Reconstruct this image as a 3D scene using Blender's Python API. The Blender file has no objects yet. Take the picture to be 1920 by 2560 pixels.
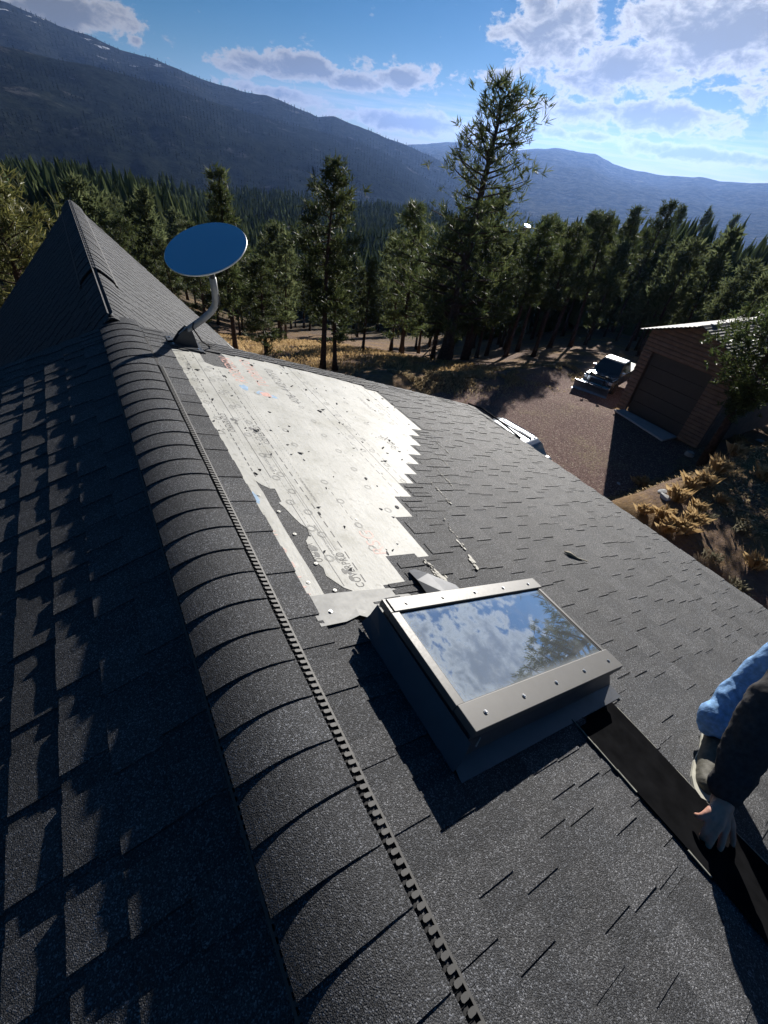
import bpy, bmesh, math, random
import numpy as np
from mathutils import Vector, Matrix, noise as mnoise
R = math.radians
random.seed(7); rng = np.random.default_rng(7)
sc = bpy.context.scene
C = sc.collection
# ------------------------------------------------------------------ camera
cam_d = bpy.data.cameras.new('camera'); cam = bpy.data.objects.new('camera', cam_d); C.objects.link(cam)
cam_d.sensor_fit = 'HORIZONTAL'; cam_d.sensor_width = 36.0; cam_d.lens = 36.0*1117.67/1920.0
cam_d.clip_start = 0.02; cam_d.clip_end = 60000
CAMP = Vector((-0.1563, 0.0, 1.30))
AX = ((0.8599310, -0.2467094, 0.4468255), (-0.4998098, -0.5845074, 0.6391723), (0.1034830, -0.7729719, -0.6259439))
cm = Matrix([[AX[i][0], -AX[i][1], -AX[i][2]] for i in range(3)]).to_4x4()
cam.matrix_world = Matrix.Translation(CAMP) @ cm
sc.camera = cam
# ------------------------------------------------------------------ sun, sky, exposure
SUN_EL, SUN_AZ = 17.6, 56.0        # azimuth clockwise from +Y
sdir = Vector((math.cos(R(SUN_EL))*math.sin(R(SUN_AZ)), math.cos(R(SUN_EL))*math.cos(R(SUN_AZ)), math.sin(R(SUN_EL))))
sl = bpy.data.lights.new('sun', 'SUN'); sun = bpy.data.objects.new('sun', sl); C.objects.link(sun)
sl.energy = 5.0; sl.angle = R(0.5); sl.color = (1.0, 0.95, 0.88)
sun.rotation_euler = (-sdir).to_track_quat('-Z', 'Y').to_euler(); sun.location = sdir*200
vs = sc.view_settings; vs.view_transform = 'Standard'; vs.look = 'None'; vs.gamma = 1.0; vs.exposure = 0.82
vs.use_curve_mapping = False
w = bpy.data.worlds.new('World'); sc.world = w; w.use_nodes = True
class NT:
    """small helper round a node tree"""
    def __init__(s, nt): s.t = nt; s.n = nt.nodes; s.l = nt.links
    def new(s, t, **k):
        n = s.n.new(t)
        for a, b in k.items():
            if a.startswith('i_'):
                key = a[2:]; key = int(key) if key.isdigit() else key.replace('_', ' ')
                s.set(n.inputs[key], b)
            else: setattr(n, a, b)
        return n
    def set(s, sock, v):
        if isinstance(v, bpy.types.NodeSocket): s.l.new(v, sock)
        else: sock.default_value = v
    def m(s, op, a, b=None, c=None, clamp=False):
        n = s.n.new('ShaderNodeMath'); n.operation = op; n.use_clamp = clamp
        s.set(n.inputs[0], a)
        if b is not None: s.set(n.inputs[1], b)
        if c is not None: s.set(n.inputs[2], c)
        return n.outputs[0]
    def mix(s, f, a, b, blend='MIX'):
        n = s.n.new('ShaderNodeMix'); n.data_type = 'RGBA'; n.blend_type = blend
        s.set(n.inputs[0], f); s.set(n.inputs[6], a); s.set(n.inputs[7], b); return n.outputs[2]
    def ramp(s, f, stops, interp='LINEAR'):
        n = s.n.new('ShaderNodeValToRGB'); cr = n.color_ramp; cr.interpolation = interp
        while len(cr.elements) < len(stops): cr.elements.new(0.5)
        for e, (p, c) in zip(cr.elements, stops):
            e.position = p; e.color = tuple(c)+(1,) if len(c) == 3 else c
        s.set(n.inputs[0], f); return n.outputs[0]
    def noise(s, vec, scale, detail=4, rough=0.55, dim='3D', dist=0.0):
        n = s.n.new('ShaderNodeTexNoise'); n.noise_dimensions = dim
        if vec is not None: s.l.new(vec, n.inputs['Vector'])
        n.inputs['Scale'].default_value = scale; n.inputs['Detail'].default_value = detail
        n.inputs['Roughness'].default_value = rough; n.inputs['Distortion'].default_value = dist
        return n.outputs[0]
    def smooth(s, v, a, b):
        n = s.n.new('ShaderNodeMapRange'); n.interpolation_type = 'SMOOTHSTEP'
        s.set(n.inputs[0], v); s.set(n.inputs[1], a); s.set(n.inputs[2], b); return n.outputs[0]
def build_world():
    t = NT(w.node_tree); t.n.clear()
    out = t.new('ShaderNodeOutputWorld'); bg = t.new('ShaderNodeBackground'); t.l.new(bg.outputs[0], out.inputs[0])
    sky = t.new('ShaderNodeTexSky', sky_type='NISHITA', sun_disc=False, sun_elevation=R(SUN_EL), sun_rotation=R(SUN_AZ),
                altitude=1400.0, air_density=1.0, dust_density=0.12, ozone_density=3.0)
    skc = t.new('ShaderNodeHueSaturation', i_Saturation=1.46, i_Value=.50, i_Color=sky.outputs[0]).outputs[0]
    tc = t.new('ShaderNodeTexCoord'); d = tc.outputs['Generated']
    sp = t.new('ShaderNodeSeparateXYZ', i_0=d)
    az = t.m('MULTIPLY', t.m('ARCTAN2', sp.outputs[0], sp.outputs[1]), 57.2958)
    el = t.m('MULTIPLY', t.m('ARCSINE', sp.outputs[2]), 57.2958)
    # cloud banks: azimuth, elevation, half-width, half-height (degrees), weight
    banks = [(17.5,4.7,3.2,.8,1.15),(22.5,5.1,3.2,.95,1.3),(27.,4.5,2.6,.65,1.15),(31.2,5.3,2.8,.85,1.25),(44.,9.3,4.5,3.,1.05),
             (50.,7.2,6.5,2.,1.05),(57.,9.8,8.,2.6,1.2),(47.5,4.4,4.5,1.,1.),(54.5,4.7,6.,1.2,1.15),(40.,6.1,1.7,.6,1.),
             (33.,2.3,7.,.9,1.1),(59.,2.6,9.,.6,1.15),(49.,2.9,6.,.5,.95),(3.4,5.6,4.6,1.1,1.35),(8.4,4.9,1.,.35,.85),(20.5,3.0,5.,.6,.95),
             (66.,6.5,6.,1.6,1.),(72.,19.,9.,6.,1.05),(63.,24.,6.,5.,.95),(-12.,8.,6.,1.6,1.),(82.,6.,9.,2.,1.),(-30.,5.,9.,1.5,1.),(110.,9.,16.,4.,1.),
             (150.,8.,20.,3.,1.),(-80.,8.,18.,3.,1.),(-130.,6.,20.,2.5,1.)]
    acc = None
    for a, e, sa, se, wt in banks:
        x = t.m('DIVIDE', t.m('SUBTRACT', az, a), sa); y = t.m('DIVIDE', t.m('SUBTRACT', el, e), se)
        r2 = t.m('ADD', t.m('MULTIPLY', x, x), t.m('MULTIPLY', y, y))
        b = t.m('MULTIPLY', t.m('DIVIDE', 1.0, t.m('ADD', 1.0, r2)), wt)
        acc = b if acc is None else t.m('MAXIMUM', acc, b)
    cv = t.new('ShaderNodeCombineXYZ', i_0=az, i_1=t.m('MULTIPLY', el, 1.7), i_2=0.0).outputs[0]
    n1 = t.noise(cv, 0.42, 9, 0.6, dist=0.35); n2 = t.noise(cv, 1.5, 7, 0.62)
    dens = t.m('ADD', acc, t.m('MULTIPLY', t.m('SUBTRACT', n1, 0.5), 1.7))
    dens = t.m('ADD', dens, t.m('MULTIPLY', t.m('SUBTRACT', n2, 0.5), 0.45))
    # thin streaks lying along the horizon
    cs = t.new('ShaderNodeCombineXYZ', i_0=t.m('MULTIPLY', az, 0.16), i_1=t.m('MULTIPLY', el, 2.6), i_2=3.0).outputs[0]
    st = t.noise(cs, 1.0, 5, 0.55)
    low = t.m('MULTIPLY', t.smooth(el, 5.6, 2.0), t.smooth(az, 10.0, 30.0))
    streak = t.m('MULTIPLY', t.smooth(st, 0.40, 0.62), low)
    cover = t.smooth(dens, 0.44, 0.68)
    thick = t.smooth(dens, 0.60, 1.10)
    cloud = t.ramp(thick, [(0.0, (1.0, .985, .95)), (0.3, (.78, .77, .745)), (1.0, (.38, .39, .395))])
    # clouds scatter sunlight forward: brighter towards the sun
    sd = t.new('ShaderNodeVectorMath', operation='DOT_PRODUCT', i_0=d, i_1=tuple(sdir)).outputs['Value']
    fwd = t.m('ADD', 4.6, t.m('MULTIPLY', t.m('POWER', t.m('MAXIMUM', sd, 0.0), 10.0), 4.0))
    cl = t.mix(1.0, cloud, t.new('ShaderNodeCombineXYZ', i_0=fwd, i_1=fwd, i_2=fwd).outputs[0], 'MULTIPLY')
    col = t.mix(t.m('MULTIPLY', streak, 0.75), skc, t.mix(1.0, (1., .97, .9, 1), t.new('ShaderNodeCombineXYZ', i_0=fwd, i_1=fwd, i_2=fwd).outputs[0], 'MULTIPLY'))
    col = t.mix(t.m('MULTIPLY', cover, 0.96), col, cl)
    t.l.new(col, bg.inputs[0]); bg.inputs[1].default_value = 0.05
build_world()
sc.cycles.use_denoising = True
sc.cycles.max_bounces = 4; sc.cycles.diffuse_bounces = 2; sc.cycles.glossy_bounces = 3; sc.cycles.transmission_bounces = 2; sc.cycles.volume_bounces = 0; sc.cycles.transparent_max_bounces = 4
w.cycles.sampling_method = 'MANUAL'; w.cycles.sample_map_resolution = 512
sc.cycles.volume_step_rate = 4
sc.cycles.sample_clamp_indirect = 4.0
# ------------------------------------------------------------------ helpers
def link(o): C.objects.link(o); return o
def mesh(name, v, f, mats=None, smooth=False, mi=None):
    me = bpy.data.meshes.new(name); me.from_pydata([tuple(p) for p in v], [], f)
    for m in (mats or []): me.materials.append(m)
    if mi is not None: me.polygons.foreach_set('material_index', mi)
    if smooth: me.polygons.foreach_set('use_smooth', [True]*len(me.polygons))
    me.update(); return me
def npmesh(name, V, F, mats=None, smooth=False):
    """V (n,3) array, F (m,k) array of same-size faces"""
    V = np.asarray(V, np.float32); F = np.asarray(F, np.int32); me = bpy.data.meshes.new(name)
    me.vertices.add(len(V)); me.vertices.foreach_set('co', V.ravel())
    m, k = F.shape; me.loops.add(m*k); me.loops.foreach_set('vertex_index', F.ravel())
    me.polygons.add(m); me.polygons.foreach_set('loop_start', np.arange(m, dtype=np.int32)*k)
    me.polygons.foreach_set('loop_total', np.full(m, k, np.int32))
    if smooth: me.polygons.foreach_set('use_smooth', np.ones(m, bool))
    for q in (mats or []): me.materials.append(q)
    me.update(calc_edges=True); me.validate(); return me
def par(o, p):
    if p is not None:
        o.parent = p; o.matrix_parent_inverse = p.matrix_basis.inverted()
    return o
def ob(name, me, parent=None, loc=None, rot=None, scale=None):
    o = bpy.data.objects.new(name, me)
    if loc is not None: o.location = loc
    if rot is not None: o.rotation_euler = rot
    if scale is not None: o.scale = scale
    link(o); return par(o, parent)
def tag(o, label=None, cat=None, group=None, kind=None):
    if label: o['label'] = label
    if cat: o['category'] = cat
    if group: o['group'] = group
    if kind: o['kind'] = kind
    return o
def empty(name, loc=(0,0,0), label=None, cat=None, group=None, rz=0.0):
    o = bpy.data.objects.new(name, None); o.location = loc; o.rotation_euler = (0,0,rz); o.empty_display_size = .2
    link(o); return tag(o, label, cat, group)
class MB:
    """collects verts and faces of one mesh"""
    def __init__(s): s.v = []; s.f = []; s.mi = []
    def add(s, v, f, m=0):
        b = len(s.v); s.v += [Vector(p) for p in v]; s.f += [[i+b for i in q] for q in f]; s.mi += [m]*len(f); return s
    def box(s, lo, hi, m=0, M=None):
        x0,y0,z0 = lo; x1,y1,z1 = hi
        v = [Vector(p) for p in ((x0,y0,z0),(x1,y0,z0),(x1,y1,z0),(x0,y1,z0),(x0,y0,z1),(x1,y0,z1),(x1,y1,z1),(x0,y1,z1))]
        if M is not None: v = [M @ p for p in v]
        return s.add(v, [[0,3,2,1],[4,5,6,7],[0,1,5,4],[1,2,6,5],[2,3,7,6],[3,0,4,7]], m)
    def prism(s, poly, a, b, axis='z', m=0, M=None):
        """poly 2-D outline (ccw) extruded from a to b"""
        def P(p, h):
            q = {'z': (p[0],p[1],h), 'y': (p[0],h,p[1]), 'x': (h,p[0],p[1])}[axis]
            q = Vector(q); return M @ q if M is not None else q
        n = len(poly); v = [P(p,a) for p in poly]+[P(p,b) for p in poly]
        f = [list(range(n))[::-1], list(range(n,2*n))]+[[i,(i+1)%n,n+(i+1)%n,n+i] for i in range(n)]
        return s.add(v, f, m)
    def tube(s, pts, rad, seg=8, m=0, cap=True):
        pts = [Vector(p) for p in pts]; n = len(pts)
        rad = rad if isinstance(rad, (list,tuple)) else [rad]*n
        v = []; f = []; up = None
        for i, p in enumerate(pts):
            t = (pts[min(i+1,n-1)]-pts[max(i-1,0)]).normalized()
            if up is None: up = t.orthogonal().normalized()
            up = (up - t*up.dot(t)).normalized(); q = t.cross(up)
            for k in range(seg):
                a = 2*math.pi*k/seg; v.append(p+(up*math.cos(a)+q*math.sin(a))*rad[i])
        for i in range(n-1):
            for k in range(seg):
                f.append([i*seg+k, i*seg+(k+1)%seg, (i+1)*seg+(k+1)%seg, (i+1)*seg+k])
        if cap: f.append(list(range(seg))[::-1]); f.append(list(range((n-1)*seg, n*seg)))
        return s.add(v, f, m)
    def cyl(s, a, b, r, seg=16, m=0, r2=None): return s.tube([a,b], [r, r if r2 is None else r2], seg, m)
    def me(s, name, mats, smooth=False): return mesh(name, s.v, s.f, mats, smooth, s.mi)
    def ob(s, name, mats, parent=None, smooth=False, bevel=0, loc=None, rot=None):
        mats = mats if isinstance(mats, (list,tuple)) else [mats]
        o = ob(name, s.me(name, mats, smooth), parent, loc, rot)
        if bevel:
            b = o.modifiers.new('bevel', 'BEVEL'); b.width = bevel; b.segments = 2; b.limit_method = 'ANGLE'
        return o
# ------------------------------------------------------------------ materials
def newmat(name):
    m = bpy.data.materials.new(name); m.use_nodes = True; t = NT(m.node_tree); t.n.clear()
    out = t.new('ShaderNodeOutputMaterial'); b = t.new('ShaderNodeBsdfPrincipled'); t.l.new(b.outputs[0], out.inputs[0])
    return m, t, b, out
def bump(t, b, h, strength=.3, dist=.01):
    n = t.new('ShaderNodeBump', i_Strength=strength, i_Distance=dist, i_Height=h); t.l.new(n.outputs[0], b.inputs['Normal'])
def pos(t): return t.new('ShaderNodeNewGeometry').outputs['Position']
def simple(name, col, rough=.6, metal=0., var=.15, scale=20., spec=.5, bmp=0., coat=0., detail=4):
    m, t, b, o = newmat(name)
    p = t.new('ShaderNodeTexCoord').outputs['Object']; n = t.noise(p, scale, detail)
    c = Vector(col)
    t.l.new(t.ramp(n, [(.3, tuple(c*(1-var))), (.7, tuple(c*(1+var)))]), b.inputs['Base Color'])
    b.inputs['Roughness'].default_value = rough; b.inputs['Metallic'].default_value = metal
    b.inputs['Specular IOR Level'].default_value = spec
    if coat: b.inputs['Coat Weight'].default_value = coat; b.inputs['Coat Roughness'].default_value = .05
    t.l.new(t.m('ADD', rough-.08, t.m('MULTIPLY', t.noise(p, scale*3.1, 3), .16)), b.inputs['Roughness'])
    if bmp: bump(t, b, t.noise(p, scale*4, 4), bmp, .005)
    return m
def granule_mat(name, tint=(1,1,1), lo=.010, mid=.031, hi=.095, top=.27):
    m, t, b, o = newmat(name); p = pos(t)
    v1 = t.new('ShaderNodeTexVoronoi', i_Vector=p, i_Scale=310.0); v2 = t.new('ShaderNodeTexVoronoi', i_Vector=p, i_Scale=430.0)
    r1 = t.new('ShaderNodeSeparateColor', i_0=v1.outputs['Color']).outputs[0]
    r2 = t.new('ShaderNodeSeparateColor', i_0=v2.outputs['Color']).outputs[0]
    g = lambda x: tuple(x*q for q in tint)
    st = [(0., g(lo)), (.45, g(mid)), (.76, g(mid*1.5)), (.86, g(hi)), (1., g(top))]
    a = t.ramp(r1, st); c = t.ramp(r2, st)
    col = t.mix(.35, a, c)
    blot = t.noise(p, 3.2, 5, .6); oi = t.new('ShaderNodeObjectInfo').outputs['Random']
    k = t.m('ADD', .64, t.m('ADD', t.m('MULTIPLY', blot, .35), t.m('MULTIPLY', oi, .34)))
    col = t.mix(1., col, t.new('ShaderNodeCombineXYZ', i_0=k, i_1=k, i_2=k).outputs[0], 'MULTIPLY')
    t.l.new(col, b.inputs['Base Color']); b.inputs['Roughness'].default_value = .72
    b.inputs['Specular IOR Level'].default_value = .35
    h = t.m('ADD', t.m('MULTIPLY', v1.outputs['Distance'], -.6), t.m('ADD', t.m('MULTIPLY', r1, .35), t.m('MULTIPLY', r2, .5)))
    bump(t, b, h, .75, .004)
    return m
MT = {}
MT['shingle'] = granule_mat('asphalt_shingle', (.96, 1.0, 1.09))
MT['tab'] = granule_mat('asphalt_shingle_tab', (.98, 1.0, 1.06), .013, .040, .12, .31)
MT['basesheet'] = granule_mat('granulated_base_sheet', (1.0, 1.01, 1.03), .02, .05, .13, .3)
# ------------------------------------------------------------------ terrain
def vnoise(x, y, seed=0):
    xi = np.floor(x).astype(np.int64); yi = np.floor(y).astype(np.int64); xf = x-xi; yf = y-yi
    def h(a, b):
        n = (a*374761393 + b*668265263 + seed*1442695041) & 0x7fffffff
        n = ((n ^ (n >> 13))*1274126177) & 0x7fffffff
        return ((n ^ (n >> 16)) & 0xffff)/65535.0
    u = xf*xf*(3-2*xf); v = yf*yf*(3-2*yf)
    return (h(xi,yi)*(1-u)+h(xi+1,yi)*u)*(1-v)+(h(xi,yi+1)*(1-u)+h(xi+1,yi+1)*u)*v
def fbm(x, y, oct=5, seed=0):
    s = 0; a = .5
    for i in range(oct): s = s+a*(vnoise(x, y, seed+i)-.5); x = x*2.03+17.1; y = y*2.03+5.3; a *= .5
    return s
RT = np.array([0, 20, 24, 30, 40, 60, 100, 200, 400, 560, 700, 900, 1500, 4000, 14000.])
ZL = np.array([-8,-8,-8.25,-9.6,-12.5,-18.5,-28,-41,-50,-53,-75,-130,-160,-170,-260.])
ZR = np.array([-8,-8,-8.05,-8.5,-9.6,-12.5,-19,-40,-62,-75,-95,-130,-160,-170,-260.])
ZN = np.array([-8,-8,-8.25,-9.6,-12.2,-16.5,-21,-27.5,-41,-70,-95,-130,-160,-170,-260.])
def ground_z(x, y):
    x = np.asarray(x, float); y = np.asarray(y, float); r = np.hypot(x, y); az = np.degrees(np.arctan2(x, y))
    k = np.clip((az-36)/22, 0, 1)*(az < 140); k = k*k*(3-2*k)
    z = np.interp(r, RT, ZL)*(1-k)+np.interp(r, RT, ZR)*k
    kn = np.clip((17-az)/12, 0, 1)*(az > -80); kn = kn*kn*(3-2*kn); z = z*(1-kn)+np.interp(r, RT, ZN)*kn
    f = np.clip((r-26)/30, 0, 1)
    z = z+f*fbm(x*.03, y*.03, 5, 3)*np.clip(r*.05, 1, 14)
    # low bank between the house and the garage
    sm = lambda q: np.clip(q, 0, 1)**2*(3-2*np.clip(q, 0, 1)); b = sm((6.9-y+.5*fbm(x*.5, x*0+3., 3, 6))/2.6)*sm((x-7)/4)*sm((34-x)/8)*sm((y+16)/8); z = z+b*2.7+fbm(x*.6, y*.6, 3, 9)*.18*np.clip(b*3+f, 0, 1)
    # berm of dry grass along the far side of the drive
    d = (y-18.6)-(x-18)*(-.03); z = z+np.exp(-(d/1.3)**2)*np.clip((x-6)/4, 0, 1)*np.clip((30-x)/4, 0, 1)*(.35+.3*fbm(x*.9, y*.9, 3, 4))
    return z
gz = lambda x, y: float(ground_z(np.array([x]), np.array([y]))[0])
def ground_mat():
    m, t, b, o = newmat('dry_ground'); p = pos(t); sp = t.new('ShaderNodeSeparateXYZ', i_0=p)
    n1 = t.noise(p, .35, 6, .6); n2 = t.noise(p, 3.0, 8, .7); n3 = t.noise(p, 16., 6, .7); n4 = t.noise(p, .05, 5)
    grass = t.ramp(n2, [(.25, (.14,.088,.042)), (.5, (.28,.175,.075)), (.72, (.42,.28,.135))])
    dirt = t.ramp(n2, [(.3, (.13,.088,.072)), (.55, (.22,.15,.118)), (.75, (.32,.24,.185))])
    f = t.smooth(t.m('ADD', t.m('MULTIPLY', n1, .6), t.m('MULTIPLY', n3, .4)), .38, .56)
    col = t.mix(f, grass, dirt)
    # forest floor further off: duff and low growth
    x2 = t.m('ADD', t.m('POWER', sp.outputs[0], 2.), t.m('POWER', sp.outputs[1], 2.)); r = t.m('SQRT', x2)
    duff = t.ramp(n4, [(.35, (.045,.042,.026)), (.55, (.085,.07,.04)), (.63, (.27,.18,.10))])
    # open grassy clearing on the far hillside
    dx = t.m('SUBTRACT', sp.outputs[0], 117.); dy = t.m('SUBTRACT', sp.outputs[1], 318.); dd = t.m('SQRT', t.m('ADD', t.m('MULTIPLY', dx, dx), t.m('MULTIPLY', dy, dy)))
    duff = t.mix(t.smooth(t.m('ADD', dd, t.m('MULTIPLY', n4, 60.)), 95., 60.), duff, (.33,.23,.15,1))
    col = t.mix(t.smooth(r, 40., 110.), col, duff)
    t.l.new(col, b.inputs['Base Color']); b.inputs['Roughness'].default_value = .95; b.inputs['Specular IOR Level'].default_value = .1
    bump(t, b, t.m('ADD', t.m('MULTIPLY', n2, .6), n3), .9, .12)
    return m
MT['ground'] = ground_mat()
def make_ground():
    rr = np.concatenate([[0], np.linspace(3, 40, 62), np.geomspace(41.5, 14000, 90)]); na = 300
    aa = np.linspace(0, 2*np.pi, na, endpoint=False)
    Rr, Aa = np.meshgrid(rr, aa, indexing='ij'); x = Rr*np.sin(Aa); y = Rr*np.cos(Aa); z = ground_z(x, y)
    V = np.stack([x, y, z], -1).reshape(-1, 3); n = len(rr)
    i, j = np.meshgrid(np.arange(n-1), np.arange(na), indexing='ij'); j2 = (j+1) % na
    F = np.stack([i*na+j, i*na+j2, (i+1)*na+j2, (i+1)*na+j], -1).reshape(-1, 4)
    return tag(ob('ground', npmesh('ground', V, F, [MT['ground']], True)), kind='structure')
make_ground()
# gravel drive: red-brown scoria with straw litter
def drive_mat():
    m, t, b, o = newmat('red_gravel'); p = pos(t)
    v = t.new('ShaderNodeTexVoronoi', i_Vector=p, i_Scale=26.0); r = t.new('ShaderNodeSeparateColor', i_0=v.outputs['Color']).outputs[0]
    n = t.noise(p, .5, 6, .6); n2 = t.noise(p, 7., 6, .7)
    c = t.ramp(r, [(0., (.098,.056,.049)), (.6, (.19,.112,.098)), (.9, (.26,.17,.145)), (1., (.45,.38,.29))])
    straw = t.ramp(n2, [(.3, (.12,.085,.055)), (.7, (.33,.255,.16))])
    f = t.m('MULTIPLY', t.smooth(n, .5, .68), t.smooth(n2, .42, .62))
    t.l.new(t.mix(f, c, straw), b.inputs['Base Color']); b.inputs['Roughness'].default_value = .95; b.inputs['Specular IOR Level'].default_value = .15
    bump(t, b, t.m('ADD', r, n2), .8, .05); return m
MT['drive'] = drive_mat()
def sheet(name, poly, m, dz, step=.5, parent=None):
    """irregular outline laid on the ground as a fine sheet"""
    P = np.array(poly); x0, y0 = P.min(0); x1, y1 = P.max(0)
    xs = np.arange(x0, x1+step, step); ys = np.arange(y0, y1+step, step); X, Y = np.meshgrid(xs, ys, indexing='ij')
    Xc = X[:-1,:-1]+step/2; Yc = Y[:-1,:-1]+step/2
    jx = Xc+fbm(Xc*.5, Yc*.5, 4, 21)*1.6; jy = Yc+fbm(Xc*.5, Yc*.5, 4, 31)*1.6
    ins = np.zeros(Xc.shape, bool); n = len(P)
    for i in range(n):
        a, c = P[i], P[(i+1) % n]
        cond = ((a[1] > jy) != (c[1] > jy)) & (jx < (c[0]-a[0])*(jy-a[1])/(c[1]-a[1]+1e-9)+a[0]); ins ^= cond
    I, J = np.nonzero(ins); ny = len(ys)
    V = np.stack([X, Y, ground_z(X, Y)+dz], -1).reshape(-1, 3)
    F = np.stack([I*ny+J, (I+1)*ny+J, (I+1)*ny+J+1, I*ny+J+1], -1)
    return ob(name, npmesh(name, V, F, [m], True), parent)
tag(sheet('driveway', [(4.5,17.4),(15,17.0),(20,17.4),(24,17.2),(30,19),(34,17),(30,13.2),(22.4,12.6),(22.4,7.6),(18.5,6.8),(15,6.6),(11,6.8),(6,6.8),(5,8)], MT['drive'], .012, .25), kind='structure')
# ------------------------------------------------------------------ mountains
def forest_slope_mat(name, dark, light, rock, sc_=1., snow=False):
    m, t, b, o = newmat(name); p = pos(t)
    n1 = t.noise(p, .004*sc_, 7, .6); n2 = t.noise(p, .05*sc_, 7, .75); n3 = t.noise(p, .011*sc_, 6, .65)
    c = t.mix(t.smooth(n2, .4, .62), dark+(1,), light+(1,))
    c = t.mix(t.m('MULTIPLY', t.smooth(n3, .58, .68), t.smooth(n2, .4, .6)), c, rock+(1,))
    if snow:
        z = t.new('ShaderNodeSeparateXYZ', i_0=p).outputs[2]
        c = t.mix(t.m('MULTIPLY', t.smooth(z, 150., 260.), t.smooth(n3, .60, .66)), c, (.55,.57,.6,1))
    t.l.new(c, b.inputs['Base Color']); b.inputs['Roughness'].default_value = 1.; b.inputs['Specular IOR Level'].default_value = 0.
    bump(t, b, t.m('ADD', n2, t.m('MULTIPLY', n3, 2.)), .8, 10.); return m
def mountain(name, sil, Dr, Db, zb, m, seed, back=900, spur=.16, na=420, nr=70):
    az = np.linspace(sil[0][0], sil[-1][0], na); el = np.interp(az, [s[0] for s in sil], [s[1] for s in sil])
    tt = np.concatenate([np.linspace(0, 1, nr), np.linspace(1.02, 1.5, 8)])
    A, Tt = np.meshgrid(np.radians(az), tt, indexing='ij')
    drag = Dr*(1+.10*np.sin(np.radians(az)*5+seed)+.08*fbm(az*.12, az*0+seed, 4, seed))
    ridge = 1.3+drag*np.tan(np.radians(el))
    r = np.where(Tt <= 1, Db+(drag[:,None]-Db)*np.minimum(Tt, 1), drag[:,None]+back*(Tt-1))
    prof = np.where(Tt <= 1, np.power(np.clip(Tt, 0, 1), .85), 1-(Tt-1)*.9)
    x = r*np.sin(A); y = r*np.cos(A); s = Dr/2500.
    nz = fbm(x/(420*s), y/(420*s), 6, seed)+.25*np.abs(fbm(np.degrees(A)*.4+Tt*2., Tt*1.5, 4, seed+5))*-1
    env = np.sin(np.pi*np.clip(Tt, 0, 1))**.8
    z = zb+(ridge[:,None]-zb)*prof+nz*env*(ridge[:,None]-zb)*spur*2.2
    z += fbm(x/(60*s), y/(60*s), 4, seed+9)*10*s
    V = np.stack([x, y, z], -1).reshape(-1, 3); n2 = len(tt)
    i, j = np.meshgrid(np.arange(na-1), np.arange(n2-1), indexing='ij')
    F = np.stack([i*n2+j, (i+1)*n2+j, (i+1)*n2+j+1, i*n2+j+1], -1).reshape(-1, 4)
    o = tag(ob(name, npmesh(name, V, F, [m], True)), kind='structure')
    return o, np.stack([x, y, z], -1), Tt
S1 = [(-75,2.2),(-50,4.2),(-34,5.4),(-20,6.3),(-9,6.2),(0,5.53),(2.4,5.0),(5.3,4.58),(7.2,4.15),(9.3,4.01),(11.4,3.67),(13.9,3.06),(16.9,2.78),(18.9,2.8),(22,2.19),(23.6,1.79),(25.1,1.95),(27.8,1.48),(30.1,.97),(33.1,.45),(37,-.5),(42,-2.),(48,-3.2)]
S0 = [(-75,1.),(-45,2.4),(-25,3.4),(-10,3.4),(-1.2,3.1),(5.4,2.86),(10,2.34),(14.7,1.7),(19.8,1.12),(23.8,.71),(27.7,.4),(31.8,-.7),(36.2,-2.4),(41,-3.8),(46,-5.)]
SH = [(18,-1.),(26,.0),(31,.35),(34.8,1.03),(37.5,1.37),(41,1.25),(43,1.32),(44.9,1.6),(46.5,1.82),(48.9,1.77),(50.4,1.77),(52.3,1.16),(54.7,.88),(58.2,.87),(59.7,1.04),(61.4,.88),(64.9,1.19),(72,1.5),(82,2.1),(95,1.4),(115,1.8),(140,1.2)]
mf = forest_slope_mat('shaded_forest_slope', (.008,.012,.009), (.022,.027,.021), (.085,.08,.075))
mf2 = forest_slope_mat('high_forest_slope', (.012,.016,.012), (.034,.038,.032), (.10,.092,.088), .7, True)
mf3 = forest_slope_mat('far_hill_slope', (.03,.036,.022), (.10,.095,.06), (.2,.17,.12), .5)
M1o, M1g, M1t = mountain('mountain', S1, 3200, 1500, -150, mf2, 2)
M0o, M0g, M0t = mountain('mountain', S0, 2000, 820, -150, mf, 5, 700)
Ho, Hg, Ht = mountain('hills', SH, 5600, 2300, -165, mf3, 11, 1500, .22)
# ------------------------------------------------------------------ trees
def leaf_mat(name, c1, c2, c3, rough=.45, spec=.4, trans=.4):
    m, t, b, o = newmat(name)
    g = t.new('ShaderNodeNewGeometry'); rnd = g.outputs['Random Per Island']; oi = t.new('ShaderNodeObjectInfo').outputs['Random']
    c = t.ramp(rnd, [(0., c1), (.6, c2), (1., c3)])
    k = t.m('ADD', .75, t.m('MULTIPLY', oi, .5)); c = t.mix(1., c, t.new('ShaderNodeCombineXYZ', i_0=k, i_1=k, i_2=k).outputs[0], 'MULTIPLY')
    t.l.new(c, b.inputs['Base Color']); b.inputs['Roughness'].default_value = rough; b.inputs['Specular IOR Level'].default_value = spec
    tr = t.new('ShaderNodeBsdfTranslucent'); t.l.new(c, tr.inputs[0])
    mx = t.new('ShaderNodeMixShader', i_0=trans); t.l.new(b.outputs[0], mx.inputs[1]); t.l.new(tr.outputs[0], mx.inputs[2]); t.l.new(mx.outputs[0], o.inputs[0])
    return m
MT['needle'] = leaf_mat('pine_needles', (.040,.058,.022), (.080,.105,.038), (.15,.165,.06), .55, .25)
MT['needle_mid'] = leaf_mat('wood_pine_needles', (.060,.075,.036), (.10,.122,.055), (.15,.165,.08), .9, .05, .5)
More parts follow.
